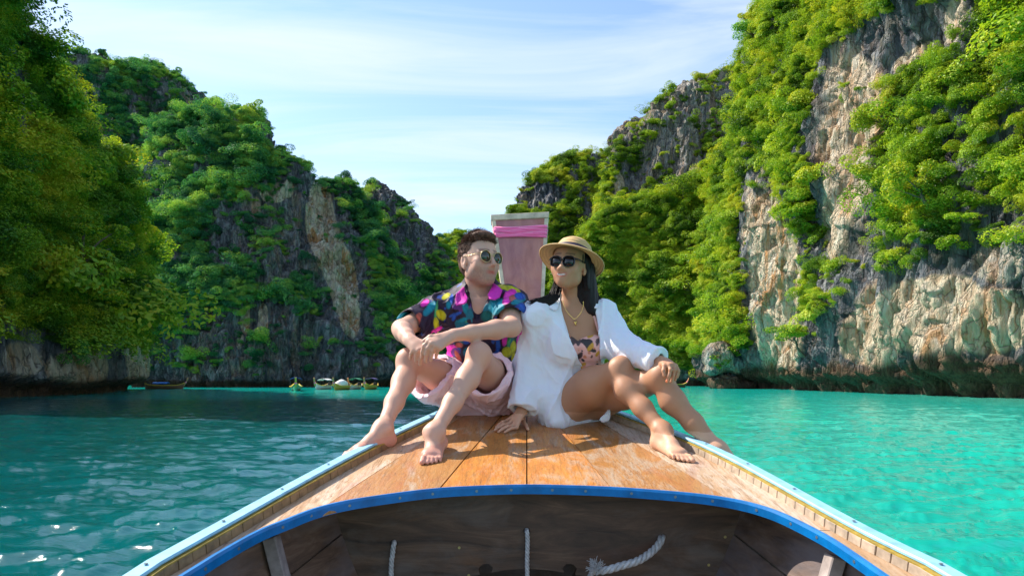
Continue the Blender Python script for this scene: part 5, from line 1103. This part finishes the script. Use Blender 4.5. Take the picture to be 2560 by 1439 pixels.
def tint_s(Pw):
    n = len(Pw); c = np.tile(np.array(K_), (n, 1)); X = Pw[:, 0]; Z = Pw[:, 2]; Y = Pw[:, 1]
    a = fbm(X * 16, Y * 16, Z * 16, 61, 3); b = fbm(X * 12 + 5, Y * 12, Z * 12, 62, 3); w = vnoise(X * 120 + Z * 60, Y * 80, Z * 40, 63)
    for v_, th, cc in ((a, .36, T_), (-a, .42, Bl), (b, .40, Pu), (-b, .48, Gr)): m = sstep(th, th + .02, v_)[:, None] * .65; c = c * (1 - m) + np.array(cc) * m
    px = 1280 + X / Y * F; py = HOR - (Z - CAMZ) / Y * F; ft = Y < 3.32
    wob = 1 + .18 * vnoise(X * 45, Y * 45, Z * 45, 65)
    for e in PR:
        q = inell(px, py, e) * wob * 1.25; m = (sstep(1.12, .92, q) * ft)[:, None]; sh = (.72 + .38 * sstep(.9, .1, q) + .22 * w)[:, None]; c = c * (1 - m) + np.array(e[5]) * sh * m
    return np.clip(c, 0, 1)
finish(vs2, 'shirt', SH, man, 1, tint_s)
# collar wings
def flatpatch(name, pts, mat, root, th=.004, sub=2, bulge=.004, tint=None, **kw):
    """small cloth piece from a quad strip: rows of points"""
    nr, nc = len(pts), len(pts[0]); V = [Vector(p) - root.location for r in pts for p in r]; Fc = [(i * nc + j, i * nc + j + 1, (i + 1) * nc + j + 1, (i + 1) * nc + j) for i in range(nr - 1) for j in range(nc - 1)]
    me = pymesh(name, V, Fc, True); o = link(name, me, mat, root, **kw)
    if tint is not None: cattr(me, 'tint', np.tile(np.array(tint), (len(V), 1)))
    s_ = o.modifiers.new('t', 'SOLIDIFY'); s_.thickness = th; s2_ = o.modifiers.new('s', 'SUBSURF'); s2_.levels = s2_.render_levels = sub; s2_.subdivision_type = 'SIMPLE'; s2_.boundary_smooth = 'PRESERVE_CORNERS'; return o
flatpatch('collar', [[PP(1163, 712, 3.17), PP(1152, 722, 3.10), PP(1140, 736, 3.05)], [PP(1162, 728, 3.11), PP(1158, 742, 3.055), PP(1140, 762, 3.02)], [PP(1170, 744, 3.055), PP(1166, 754, 3.02), PP(1160, 758, 3.01)]], SH, man, tint=(.62, .03, .36))
flatpatch('collar', [[PP(1232, 706, 3.14), PP(1242, 712, 3.09), PP(1256, 724, 3.06)], [PP(1228, 720, 3.09), PP(1236, 732, 3.04), PP(1250, 742, 3.03)], [PP(1219, 736, 3.045), PP(1224, 746, 3.015), PP(1238, 748, 3.01)]], SH, man, tint=(.70, .03, .42))
# shorts
PKS = NM('pink_shorts'); nz = PKS.noise(PKS.coord((1, 1, 1)), 9, 5, .6, .8); p_ = PKS.principled(Base_Color=PKS.mix(nz, (.88, .56, .62, 1), (.92, .68, .71, 1)), Roughness=.75)
PKS.t.links.new(PKS.bump(PKS.noise(PKS.coord(), 26, 5, .6, 1.2), .5, .008), p_.inputs['Normal']); PKS = PKS.m
vp = Vox((-.62, 2.84, 1.13), (.22, 3.60, 1.72), H3)
vp.chain([PP(1205, 985, 3.37), PP(1208, 935, 3.35)], [.150, .150], .04); vp.ell(PP(1180, 1000, 3.31), (.13, .11, .085), None, .05); vp.ell(PP(1250, 1000, 3.29), (.11, .11, .085), None, .05)
for hip, knee, f, r0, r1, rin in ((hipL, kneeL, .60, .112, .104, .100), (hipR, kneeR, .58, .112, .106, .102)):
    e = hip + (knee - hip) * f; ax_ = unit(knee - hip); vp.cone(hip + V3(0, .02, -.01), e, r0, r1, .05)
    vp.cone(hip + V3(0, 0, -.02), e + V3(0, 0, -.055) + ax_ * .03, r0 * .8, r1 * .80, .05)
for hip, knee, f, rin in ((hipL, kneeL, .60, .089), (hipR, kneeR, .58, .090)):
    e = hip + (knee - hip) * f; ax_ = unit(unit(knee - hip) + V3(0, 0, .50)); q = vp.sub(e - .2, e + .2); sl, X, Y, Z = q; hh = (X - e[0]) * ax_[0] + (Y - e[1]) * ax_[1] + (Z - e[2]) * ax_[2]
    rad = np.sqrt(np.maximum((X - e[0]) ** 2 + (Y - e[1]) ** 2 + (Z - e[2]) ** 2 - hh ** 2, 1e-9)); vp.d[sl] = np.where((rad < .17) & (hh > -.02), np.maximum(vp.d[sl], hh + .002), vp.d[sl])
    a2 = unit(knee - hip); vp.cone(e - a2 * .10 + V3(0, 0, -.010), e + a2 * .13 + V3(0, 0, -.014), rin, rin + .006, 0, 's'); vp.cone(e - a2 * .02 + V3(0, 0, -.045), e + a2 * .13 + V3(0, 0, -.055), rin * .70, rin * .8, 0, 's')
q = vp.sub(vp.lo, vp.lo + vp.n * vp.h); sl, X, Y, Z = q; vp.d[sl] = np.maximum(vp.d[sl], (deckz(Y) + .002) - Z + 0 * X)
vp.half(PP(1210, 905, 3.3), (0, .3, 1), .01)
vp.ripple(lambda X, Y, Z: .009 * fbm(X * 8, Y * 8, Z * 12, 23, 3) + .009 * fold(X, Y, Z, (.7, .3, -.5), 20, 26) + .006 * fold(X, Y, Z, (-.4, .3, -.8), 30, 27) + .004)
finish(vp, 'shorts', PKS, man, 1)
# round sunglasses
GOLD = plain('gold_wire', (.75, .58, .30), .3, 1.0); LENSG = NM('green_lens'); p_ = LENSG.principled(Base_Color=(.018, .022, .006, 1), Roughness=.06); p_.inputs['Specular IOR Level'].default_value = .8; LENSG = LENSG.m
BLACKP = NM('black_acetate'); p_ = BLACKP.principled(Base_Color=(.008, .007, .008, 1), Roughness=.12); BLACKP = BLACKP.m
def ring(c, B, rx, ry, n=28, pw=2.0, fn=None):
    out = []
    for i in range(n + 1):
        a = 2 * math.pi * i / n; x_, z_ = math.cos(a), math.sin(a)
        if pw != 2: r_ = (abs(x_) ** pw + abs(z_) ** pw) ** (-1 / pw); x_ *= r_; z_ *= r_
        out.append(Vector(c + B[0] * rx * x_ + B[2] * ry * z_ - B[1] * .004 * (x_ ** 2)))
    return out
def lens(c, B, rx, ry, mat, root, pw=2.0):
    rg_ = ring(c, B, rx, ry, 28, pw)[:-1]; ce = Vector(c + B[1] * .003); V = rg_ + [ce] + [v - Vector(B[1]) * .002 for v in rg_]; n = len(rg_)
    Fc = [(i, (i + 1) % n, n) for i in range(n)] + [(i, n + 1 + i, n + 1 + (i + 1) % n, (i + 1) % n) for i in range(n)] + [tuple(range(n + 1, 2 * n + 1))[::-1]]
    link('lens', pymesh('lens', [v - root.location for v in V], Fc, True), mat, root)
sg = empty('sunglasses', fg(0, .10, .01), 'round green-lensed sunglasses with thin gold wire frame on the man', 'sunglasses')
mb = MB()
for q in (-1, 1):
    c_ = fg(q * .034, .102, .004); Bq = basis(ff_ + fr_ * q * .12, fu_); lens(c_, Bq, .0255, .0255, LENSG, sg); mb.add(tube(ring(c_, Bq, .0262, .0262), .0013, 6))
    mb.add(tube([fg(q * .059, .098, .012), fg(q * .071, .080, .014), fg(q * .080, .02, .012), fg(q * .079, -.015, .012)], .0013, 6))
mb.add(tube([fg(-.010, .103, .008), fg(0, .108, .012), fg(.010, .103, .008)], .0013, 6)); mb.add(tube([fg(-.011, .103, .016), fg(0, .104, .018), fg(.011, .103, .016)], .001, 6))
mb.build('frame', GOLD, sg, smoothit=True, off=sg.location)

# ------------------------------------------------------------ the woman
wom = empty('person', (.25, 3.05, deckz(3.05)), 'smiling woman in white open shirt and straw hat leaning on one arm with bent legs', 'person')
SKW = skin_mat('skin_brown', (.47, .235, .130), (.39, .175, .09), (.4, .1, .08), .52)
w_sL, w_sR = PP(1344, 790, 3.04), PP(1506, 786, 3.06); w_eL, w_eR = PP(1322, 905, 3.10), PP(1556, 868, 2.94); w_wL, w_wR = PP(1306, 1025, 2.98), PP(1657, 905, 2.73)
w_hL, w_hR = PP(1425, 1003, 3.08), PP(1490, 1003, 3.12); w_kN, w_kF = PP(1546, 926, 2.84), PP(1650, 944, 2.74); w_aN, w_aF = PP(1657, 1078, 2.645), PP(1795, 1125, 2.62)
wc = PP(1437, 830, 3.08)
vx = Vox((-.12, 2.24, 1.02), (.98, 3.36, 2.24), H3)
vx.chain([PP(1430, 1003, 3.14), PP(1440, 920, 3.11), wc, PP(1432, 775, 3.07)], [.118, .092, .115, .088], .05, flat=((0, 1, 0), .80))
vx.cone(w_sL, w_sR, .046, .046, .05); vx.cone(PP(1430, 780, 3.07), PP(1430, 722, 3.04), .050, .044, .02); vx.ell(PP(1405, 1005, 3.12), (.105, .11, .10), None, .05)
for cx_ in (1408, 1478): vx.ell(PP(cx_, 868, 3.00), (.062, .055, .060), None, .03)
def leg2(hip, knee, ank, rt, rk, rc, ra, bend): leg(hip, knee, ank, rt, rk, rc, ra, bend)
leg2(w_hL, w_kN, w_aN, .096, .047, .046, .028, (-.75, .45, -.4)); leg2(w_hR, w_kF, w_aF, .084, .047, .047, .028, (-.6, .6, -.4))
fN = foot(vx, w_aN, np.array(D(1640, 1117)), unit(np.array(D(1748, 1172)) - np.array(D(1645, 1118))), .235, 0, V3(.6, .8, 0), .92)
fF = foot(vx, w_aF, w_aF + V3(-.01, .02, -.075), unit((.75, -.6, -.35)), .22, 0, V3(.5, .6, .2), .90, nrm=(.3, .1, 1))
arm(w_sL, w_eL, w_wL, .042, .033, .032, .0215); arm(w_sR, w_eR, w_wR, .042, .033, .031, .0215)
dz_ = lambda px, py, lift=.009: np.array(D(px, py)) + V3(0, 0, lift)
hand(vx, w_wL, [dz_(1268, 1066, .026), dz_(1274, 1072, .024), dz_(1283, 1076, .022), dz_(1291, 1079, .019)], [dz_(1240, 1073), dz_(1237, 1080), dz_(1246, 1084), dz_(1262, 1085)], (dz_(1306, 1062, .026), dz_(1314, 1070, .014), dz_(1320, 1078, .010)), (.1, -.1, 1), curl=.08, r=.86)
hand(vx, w_wR, [hl(1673, 912, 2.655), hl(1682, 911, 2.66), hl(1689, 914, 2.67), hl(1692, 920, 2.685)], [hl(1667, 953, 2.64), hl(1678, 954, 2.655), hl(1688, 950, 2.67), hl(1694, 943, 2.69)], (hl(1661, 913, 2.665), hl(1659, 926, 2.65), hl(1661, 939, 2.645)), (.45, -.55, .55), curl=.20, r=.82)
WC = PP(1424, 664, 2.98); WB = basis((-.42, -.90, .07), (.07, -.02, 1)); WS = .94
vx.cone(PP(1430, 735, 3.05), WC + V3(0.022, .045, -.05), .045, .044, .012)
wg = face(vx, WC, WB, WS, nose=.86, jaw=.90, male=False, tip=.006, smile=.0055)
vx.ell(wg(0, .070, -.092), (.017, .016, .014), WB, .02); wr_, wf_, wu_ = WB
def tint_w(Pw):
    c = np.ones((len(Pw), 3)); q = (Pw - WC) @ WB.T / WS; hd = np.linalg.norm(q, axis=1) < .14
    bl = lambda m, col, c: c * (1 - m[:, None]) + np.array(col) * m[:, None]
    a = q[:, 2] + .0625 - 9.0 * (q[:, 0] ** 2)                            # smile curve
    lips = np.exp(-(a / .0088) ** 6 - (q[:, 0] / .026) ** 8) * (q[:, 1] > .060) * hd; c = bl(lips, (1.0, .42, .38), c)
    tee = np.exp(-((a - .0008) / .0038) ** 6 - (q[:, 0] / .0205) ** 8) * (q[:, 1] > .060) * hd; c = bl(tee, (1.4, 2.5, 3.9), c)
    brow = np.exp(-((q[:, 2] - .037) / .004) ** 2) * (np.abs(q[:, 0]) > .010) * (np.abs(q[:, 0]) < .050) * (q[:, 1] > .055) * hd; c = bl(brow * .8, (.2, .2, .2), c)
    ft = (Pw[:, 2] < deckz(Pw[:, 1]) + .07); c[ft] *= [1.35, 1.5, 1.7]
    dF = np.linalg.norm(Pw - np.array(D(1748, 1172)), axis=1); 
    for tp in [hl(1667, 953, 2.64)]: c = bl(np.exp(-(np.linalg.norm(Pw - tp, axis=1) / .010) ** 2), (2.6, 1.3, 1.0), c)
    return c
finish(vx, 'body', SKW, wom, 1, tint_w)
# swimsuit
SW = NM('swimsuit_print'); t = SW.attr('tint', 'Color'); p_ = SW.principled(Base_Color=t, Roughness=.6); SW = SW.m
vb = Vox((.10, 2.86, 1.35), (.50, 3.20, 1.88), H3)
vb.chain([PP(1440, 960, 3.11), PP(1440, 920, 3.11), wc], [.108, .100, .118], .05, flat=((0, 1, 0), .80))
for cx_ in (1410, 1478): vb.ell(PP(cx_, 870, 2.995), (.064, .058, .062), None, .025)
vb.ell(PP(1476, 905, 3.03), (.060, .050, .070), None, .03); q = vb.sub(vb.lo, vb.lo + vb.n * vb.h); sl, X, Y, Z = q; px_ = 1280 + X / Y * F; py_ = HOR - (Z - CAMZ) / Y * F
top_ = np.where(px_ > 1447, 824 - 14 * np.clip((px_ - 1450) / 40, 0, 1) + 30 * np.clip((1462 - px_) / 16, 0, 1), 824 + 30 * np.clip((px_ - 1420) / 26, 0, 1)); vb.d[sl] = np.maximum(np.maximum(vb.d[sl], (top_ - py_) / F * 3.0 * .8), (np.interp(py_.ravel(), [820, 850, 900, 930], [1408, 1420, 1440, 1460]).reshape(py_.shape) - px_) / F * 3.0)
vb.ripple(lambda X, Y, Z: .0035 * fbm(X * 30, Y * 30, Z * 50, 73, 2))
def tint_b(Pw):
    X, Y, Z = Pw.T; c = np.tile(np.array([.80, .42, .36]), (len(Pw), 1)); a = vnoise(X * 44 + Z * 20, Y * 30, Z * 50, 91); b = vnoise(X * 38, Y * 30, Z * 38 - X * 30, 92); e = vnoise(X * 54, Y * 30, Z * 54, 95)
    for v_, th, cc in ((a, .22, (.035, .028, .030)), (b, .30, (.58, .30, .03)), (e, .42, (.62, .22, .12)), (-b, .42, (.08, .05, .05))): m = sstep(th, th + .04, v_)[:, None]; c = c * (1 - m) + np.array(cc) * m
    return c
finish(vb, 'swimsuit', SW, wom, 1, tint_b)
STRP = plain('strap_pink', (.78, .40, .33), .6)
def onchest(px, py, off=0.0, lo=2.80, hi=3.3):
    """first point of the woman's body along a line of sight"""
    for d in np.arange(lo, hi, .002):
        p = PP(px, py, d); i = tuple(np.round((p - vx.lo) / vx.h).astype(int))
        if 0 <= i[0] < vx.n[0] and 0 <= i[1] < vx.n[1] and 0 <= i[2] < vx.n[2] and vx.d[i] < off + .003: return Vector(p)
    return Vector(PP(px, py, 3.0))
V, Fc = sweep([onchest(1496, 828, .002), onchest(1488, 800, .002), onchest(1480, 775, .002), onchest(1471, 756, .002), onchest(1464, 742, .002)], [(-.0045, -.001), (.0045, -.001), (.0045, .0015), (-.0045, .0015)], ups=(0, -1, .3))
link('strap', pymesh('strap', [Vector(v) - wom.location for v in V], Fc), STRP, wom)
# white shirt
WSH = NM('white_linen'); nz = WSH.noise(WSH.coord(), 12, 5, .6); p_ = WSH.principled(Base_Color=WSH.mix(nz, (.74, .76, .82, 1), (.82, .83, .88, 1)), Roughness=.8, Subsurface_Weight=.15, Subsurface_Scale=.01)
WSH.t.links.new(WSH.bump(WSH.math('ADD', WSH.noise(WSH.coord((1.3, 1, .45)), 15, 3, .45, .6), WSH.math('MULTIPLY', WSH.noise(WSH.coord((1, 1, .5)), 60, 3, .5), .1)), .6, .016), p_.inputs['Normal']); WSH = WSH.m
vw = Vox((-.08, 2.62, 1.14), (.76, 3.42, 2.02), H3)
vw.chain([PP(1428, 1000, 3.17), PP(1430, 930, 3.14), PP(1437, 840, 3.10), PP(1430, 778, 3.08)], [.150, .124, .130, .094], .05, flat=((0, 1, 0), .85))
vw.cone(w_sL, w_sR, .055, .055, .05); vw.ell(PP(1408, 862, 3.0), (.066, .056, .085), None, .06); vw.ell(PP(1478, 868, 3.0), (.068, .058, .080), None, .06)
vw.cone(PP(1408, 985, 3.13), PP(1395, 1040, 3.08), .125, .085, .05); vw.ell(PP(1388, 955, 3.11), (.10, .085, .13), None, .06)
vw.chain([w_sL, w_eL, w_wL + (w_eL - w_wL) * .10], [.058, .054, .050], .04)
vw.chain([w_sR, w_eR, w_wR + (w_eR - w_wR) * .16], [.057, .058, .046], .04)
vw.cone(PP(1372, 1000, 3.03), PP(1388, 1052, 2.99), .050, .022, .04); vw.cone(PP(1508, 985, 3.02), PP(1514, 1040, 2.96), .030, .020, .02, flat=((0, 1, 0), .4))
# cuffs rolled
for wv, ev, f0, f1, r in ((w_wL, w_eL, .06, .26, .058), (w_wR, w_eR, .14, .30, .050)):
    a = wv + (ev - wv) * f0; b = wv + (ev - wv) * f1; vw.cone(a, b, r, r * .97, .004)
    ax_ = unit(wv - ev); q = vw.sub(a - .11, a + .11); sl, X, Y, Z = q; hh = (X - a[0]) * ax_[0] + (Y - a[1]) * ax_[1] + (Z - a[2]) * ax_[2]
    rad = np.sqrt(np.maximum((X - a[0]) ** 2 + (Y - a[1]) ** 2 + (Z - a[2]) ** 2 - hh ** 2, 1e-9)); vw.d[sl] = np.where((rad < .085), np.maximum(vw.d[sl], hh - .006), vw.d[sl]); vw.cone(a - ax_ * .05, a + ax_ * .08, r * .70, r * .74, 0, 's')
# open front: everything inside the opening is cut away down to the chest
q = vw.sub(vw.lo, vw.lo + vw.n * vw.h); sl, X, Y, Z = q; px_ = 1280 + X / Y * F; py_ = HOR - (Z - CAMZ) / Y * F
xl0 = np.interp(py_.ravel(), [700, 745, 800, 850, 900, 925, 945], [1398, 1398, 1406, 1422, 1446, 1464, 1476]).reshape(py_.shape); xr0 = np.interp(py_.ravel(), [700, 745, 780, 830, 880, 915, 945], [1468, 1476, 1492, 1502, 1506, 1506, 1500]).reshape(py_.shape)
opn = np.maximum(np.maximum(xl0 - px_, px_ - xr0), py_ - 935) / F * 3.0; opn = np.maximum(opn, Y - 3.12 + 0 * px_); vw.d[sl] = np.maximum(vw.d[sl], -opn)
vw.cone(PP(1430, 690, 3.06), PP(1430, 760, 3.05), .058, .050, .01, 's')
# the lower front: shirt falls away over the thighs
vw.cone(w_hL + (w_kN - w_hL) * .44, w_kN, .100, .06, .006, 's'); vw.cone(w_hL + (w_kN - w_hL) * .22 + V3(.02, -.03, -.03), w_kN, .102, .06, .01, 's')
q = vw.sub(vw.lo, vw.lo + vw.n * vw.h); sl, X, Y, Z = q; vw.d[sl] = np.maximum(vw.d[sl], (deckz(Y) + .004) - Z + 0 * X)
vw.ripple(lambda X, Y, Z: .005 * fbm(X * 9 + Z * 5, Y * 9, Z * 6 - X * 5, 83, 3) + .011 * fold(X, Y, Z, (.45, -.1, -.9), 9, 86, .2) + .008 * fold(X, Y, Z, (-.35, -.2, -.9), 18, 87, .2) + .002 * fold(X, Y, Z, (.8, .1, -.4), 40, 88) - .001)
finish(vw, 'shirt', WSH, wom, 3)
flatpatch('collar', [[PP(1392, 728, 3.08), PP(1380, 738, 3.04), PP(1366, 748, 3.02)], [PP(1393, 742, 3.035), PP(1386, 756, 2.99), PP(1374, 770, 2.975)], [PP(1399, 756, 3.0), PP(1396, 768, 2.975), PP(1390, 776, 2.97)]], WSH, wom)
flatpatch('collar', [[PP(1466, 734, 3.07), PP(1478, 742, 3.04), PP(1492, 748, 3.03)], [PP(1474, 750, 3.02), PP(1484, 756, 2.99), PP(1496, 762, 2.985)], [PP(1480, 764, 2.995), PP(1487, 770, 2.98), PP(1494, 770, 2.98)]], WSH, wom)
V, Fc = tube([PP(1456, 940, 2.965), PP(1470, 930, 2.955), PP(1480, 922, 2.955), PP(1468, 926, 2.95), PP(1450, 930, 2.965)], [.010, .013, .008, .012, .009], 8); link('knot', pymesh('knot', [Vector(v) - wom.location for v in V], Fc, True), WSH, wom)
# hair: long straight strands
BLK = NM('black_hair'); p_ = BLK.principled(Base_Color=(.010, .007, .008, 1), Roughness=.5); p_.inputs['Specular IOR Level'].default_value = .25; BLK = BLK.m
vh = Vox(WC - V3(.16, .16, .26), WC + V3(.20, .20, .17), .0036)
vh.ell(wg(0, -.025, .030), (.079, .090, .074), WB, 0); vh.ell(wg(0, .098, -.005), (.058, .072, .075), WB, .012, 's'); vh.ell(wg(0, .075, -.07), (.066, .085, .07), WB, .01, 's')
vh.cone(wg(.0, -.085, .02), wg(-.03, -.11, -.19), .062, .045, .03); vh.cone(wg(-.052, -.055, .01), wg(-.10, -.095, -.19), .044, .030, .03); vh.cone(wg(-.074, -.012, .03), wg(-.078, -.035, -.09), .013, .010, .015);
vh.ripple(lambda X, Y, Z: .0045 * vnoise(X * 70, Y * 70, Z * 6, 4) + .003 * vnoise(X * 150, Y * 150, Z * 9, 8))
finish(vh, 'hair', BLK, wom, 0)
rg = random.Random(9); mb = MB()
for i in range(420):                         # behind her left shoulder (image right)
    x0 = rg.uniform(1448, 1486); e = (x0 - 1448) / 38; pts = [PP(x0 - 14, 655, 3.04 - .05 * (1 - e)), PP(x0, 700, 3.05), PP(x0 + 4 + e * 8, 740, 3.03 + rg.uniform(-.02, .03)), PP(x0 + 6 + e * 22, 772 + rg.uniform(-25, 14), 3.04 + rg.uniform(0, .04))]; mb.add(tube(catmull(pts, 3), [.0026] * 6 + [.0022, .0018, .0012, .0004], 4, False))
for i in range(260):                         # over her right shoulder (image left)
    e = rg.random(); pts = [PP(1382 + e * 16, 672, 3.03), PP(1384 + e * 20, 705, 3.02 + rg.uniform(-.01, .02)), PP(1372 + e * 30, 734, 2.995 + rg.uniform(-.01, .01)), PP(1350 + e * 36 + rg.uniform(-8, 8), 748 + e * 2 + rg.uniform(-5, 6), 2.985), PP(1318 + e * 50 + rg.uniform(-10, 10), 752 + e * 10 + rg.uniform(-6, 10), 2.99)]
    mb.add(tube(catmull(pts, 3), [.0014] * 9 + [.0013, .0011, .0008, .0004], 4, False))
o = mb.build('hair_strands', BLK, wom, smoothit=True, off=wom.location); o['kind'] = 'stuff'
# her sunglasses
sg2 = empty('sunglasses', wg(0, .10, .01), 'chunky black angular sunglasses on the woman', 'sunglasses'); mb = MB()
for q in (-1, 1):
    c_ = wg(q * .0320, .100, -.001); Bq = basis(wf_ + wr_ * q * .16, wu_); lens(c_, Bq, .0240, .0200, BLACKP, sg2, 2.8); mb.add(tube(ring(c_, Bq, .0255, .0215, 28, 2.8), .0026, 6)); mb.add(tube([wg(q * .057, .094, .012), wg(q * .071, .075, .012), wg(q * .077, .01, .010)], [.0042, .0032, .0025], 6))
mb.add(tube([wg(-.010, .102, .004), wg(0, .106, .006), wg(.010, .102, .004)], .0026, 6)); mb.build('frame', BLACKP, sg2, smoothit=True, off=sg2.location)
# necklace
GOLD2 = plain('gold', (.80, .55, .16), .25, 1.0)
nk = empty('necklace', onchest(1438, 802), 'thin gold chain necklace with small gold pendant on her chest', 'necklace'); mb = MB(); cp = catmull([onchest(x_, y_, .004) - Vector((0, .003, 0)) for x_, y_ in ((1407, 752), (1410, 765), (1418, 780), (1427, 790), (1436, 797), (1446, 789), (1453, 779), (1458, 764), (1458, 752))], 5)
for i, p in enumerate(cp): mb.box(p, (.0026, .0018, .0026), Matrix.Rotation(i * .8, 3, 'Y'))
mb.build('chain', GOLD2, nk, off=nk.location); mb = MB(); pc = onchest(1438, 806, .004); mb.add(tube([pc + Vector((-.006, -.004, .004)), pc + Vector((0, -.006, -.002)), pc + Vector((.007, -.004, .006))], [.003, .006, .003], 8)); mb.add(tube([pc + Vector((0, -.006, 0)), pc + Vector((.002, -.005, -.014))], [.005, .002], 8)); mb.build('pendant', GOLD2, nk, smoothit=True, off=nk.location)
# straw hat
STRAW = NM('straw'); u = STRAW.attr('ringpos'); w_ = STRAW.math('SINE', STRAW.math('MULTIPLY', u, 400.0)); nz = STRAW.noise(STRAW.coord(), 70, 4, .6)
c = STRAW.mix(nz, (.50, .30, .11, 1), (.68, .45, .19, 1)); c = STRAW.mix(STRAW.math('MULTIPLY', STRAW.math('ADD', w_, 1.0), .16), c, (.30, .17, .06, 1)); p_ = STRAW.principled(Base_Color=c, Roughness=.7)
STRAW.t.links.new(STRAW.bump(STRAW.math('ADD', w_, STRAW.math('MULTIPLY', nz, 2)), .5, .0015), p_.inputs['Normal']); STRAW = STRAW.m
hat = empty('straw_hat', WC + wu_ * .07, 'tan straw hat with a dark ribbon on the woman head', 'hat')
hup = unit(V3(.28, .30, .90)); hx = unit(np.cross(V3(0, 1, 0), hup)); hy = np.cross(hup, hx); hc = PP(1431, 643, 2.985)
prof = [(.0, .078), (.030, .077), (.058, .070), (.074, .056), (.081, .040), (.085, .020), (.089, .004), (.094, -.001), (.110, -.003), (.130, -.006), (.145, -.011), (.151, -.016)]
def lathe(prof_, off=0.0, seg=64, wave=True):
    V = []; U_ = []; L = 0
    pr = []
    for a, b in zip(prof_, prof_[1:]):
        for k in range(4): pr.append((a[0] + (b[0] - a[0]) * k / 4, a[1] + (b[1] - a[1]) * k / 4))
    pr.append(prof_[-1])
    for i, (r_, z_) in enumerate(pr):
        if i: L += math.hypot(r_ - pr[i - 1][0], z_ - pr[i - 1][1])
        for j in range(seg):
            a = 2 * math.pi * j / seg; zz = z_ + off; 
            if wave and r_ > .095: zz += (r_ - .095) * (.16 * math.cos(2 * a + .6) - .12)
            V.append(Vector(hc + hx * r_ * math.cos(a) * .97 + hy * r_ * math.sin(a) * 1.03 + hup * zz)); U_.append(L)
    n = len(pr); Fc = [(i * seg + j, i * seg + (j + 1) % seg, (i + 1) * seg + (j + 1) % seg, (i + 1) * seg + j) for i in range(n - 1) for j in range(seg)]; return V, Fc, U_
for nm, pf in (('crown', prof[:7]), ('brim', prof[6:])):
    V, Fc, U_ = lathe(pf); me = pymesh(nm, [v - hat.location for v in V], Fc, True); fattr(me, 'ringpos', U_); o = link(nm, me, STRAW, hat); s_ = o.modifiers.new('t', 'SOLIDIFY'); s_.thickness = .004
V, Fc, U_ = lathe([(.0862, .019), (.0872, .013), (.0885, .009), (.0905, .0035)], .001, wave=False); me = pymesh('hat_band', [v - hat.location for v in V], Fc, True); o = link('hat_band', me, plain('dark_ribbon', (.035, .022, .040), .6, scale=40), hat); s_ = o.modifiers.new('t', 'SOLIDIFY'); s_.thickness = .004; s_.offset = 1

# sea stack mesh: lumpy limestone boulder with a wave-cut foot
RD = 104.0
rk = Vox(np.array(P(1745, 985, RD)) - V3(0, 4.5, .6), np.array(P(1905, 835, RD)) + V3(0, 4.5, .6), .11)
rp = lambda px, py, dd=0: np.array(P(px, py, RD + dd))
for c_, r_ in ((rp(1798, 893), (2.5, 2.6, 2.3)), (rp(1832, 905, .5), (2.5, 2.6, 1.9)), (rp(1800, 868), (1.5, 1.8, 1.0)), (rp(1848, 918, .8), (1.5, 2.0, 1.6)), (rp(1785, 925), (1.6, 2.0, .9)), (rp(1810, 955, .5), (2.4, 2.6, 1.5)), (rp(1828, 966, .4), (3.2, 3.4, .75)), (rp(1860, 962, 1), (2.0, 2.5, .9))): rk.ell(c_, r_, None, .5)
rk.ripple(lambda X, Y, Z: 0 * X) ; m_ = np.abs(rk.d) < 1.2; I_, J_, K2 = np.nonzero(m_); X_, Y_, Z_ = rk.lo[0] + I_ * .11, rk.lo[1] + J_ * .11, rk.lo[2] + K2 * .11
rk.d[m_] += (.55 * fbm(X_ * .7, Y_ * .7, Z_ * .6, 5, 4, .6) + .45 * (np.abs(fbm(X_ * .9, Y_ * .9, Z_ * .4, 9, 3)) - .2) + .22 * np.exp(-((Z_ - 1.9) / .35) ** 2)).astype(np.float32)
srock = empty('rock', rp(1820, 966), 'grey sea stack with brown wave-cut foot and shrubs, standing alone in the shallows', 'rock')
Pw, Fq = rk.mesh('boulder', 0); me = mesh_np('boulder', Pw - np.array(srock.location), Fq); fattr(me, 'tone', .45 + .3 * vnoise(Pw[:, 0] * .5, Pw[:, 1] * .5, Pw[:, 2] * .5, 3)); fattr(me, 'wet', 1 - sstep(1.3, 1.9, Pw[:, 2])); link('boulder', me, ROCK, srock)
for i, (x_, y_, w_) in enumerate(((1790, 892, .9), (1812, 902, 1.0), (1845, 880, .8), (1797, 912, .6), (1830, 872, .9))):
    c_ = rp(x_, y_, -2.1); leafcloud('shrub', [(*(c_ + V3(rr_, 0, zz_)), w_ * .6, w_ * .8, w_ * .35) for rr_, zz_ in ((-.4, 0), (.4, .2), (0, -.3))], 420, .13, 40 + i, LT_R, srock, srock.location)
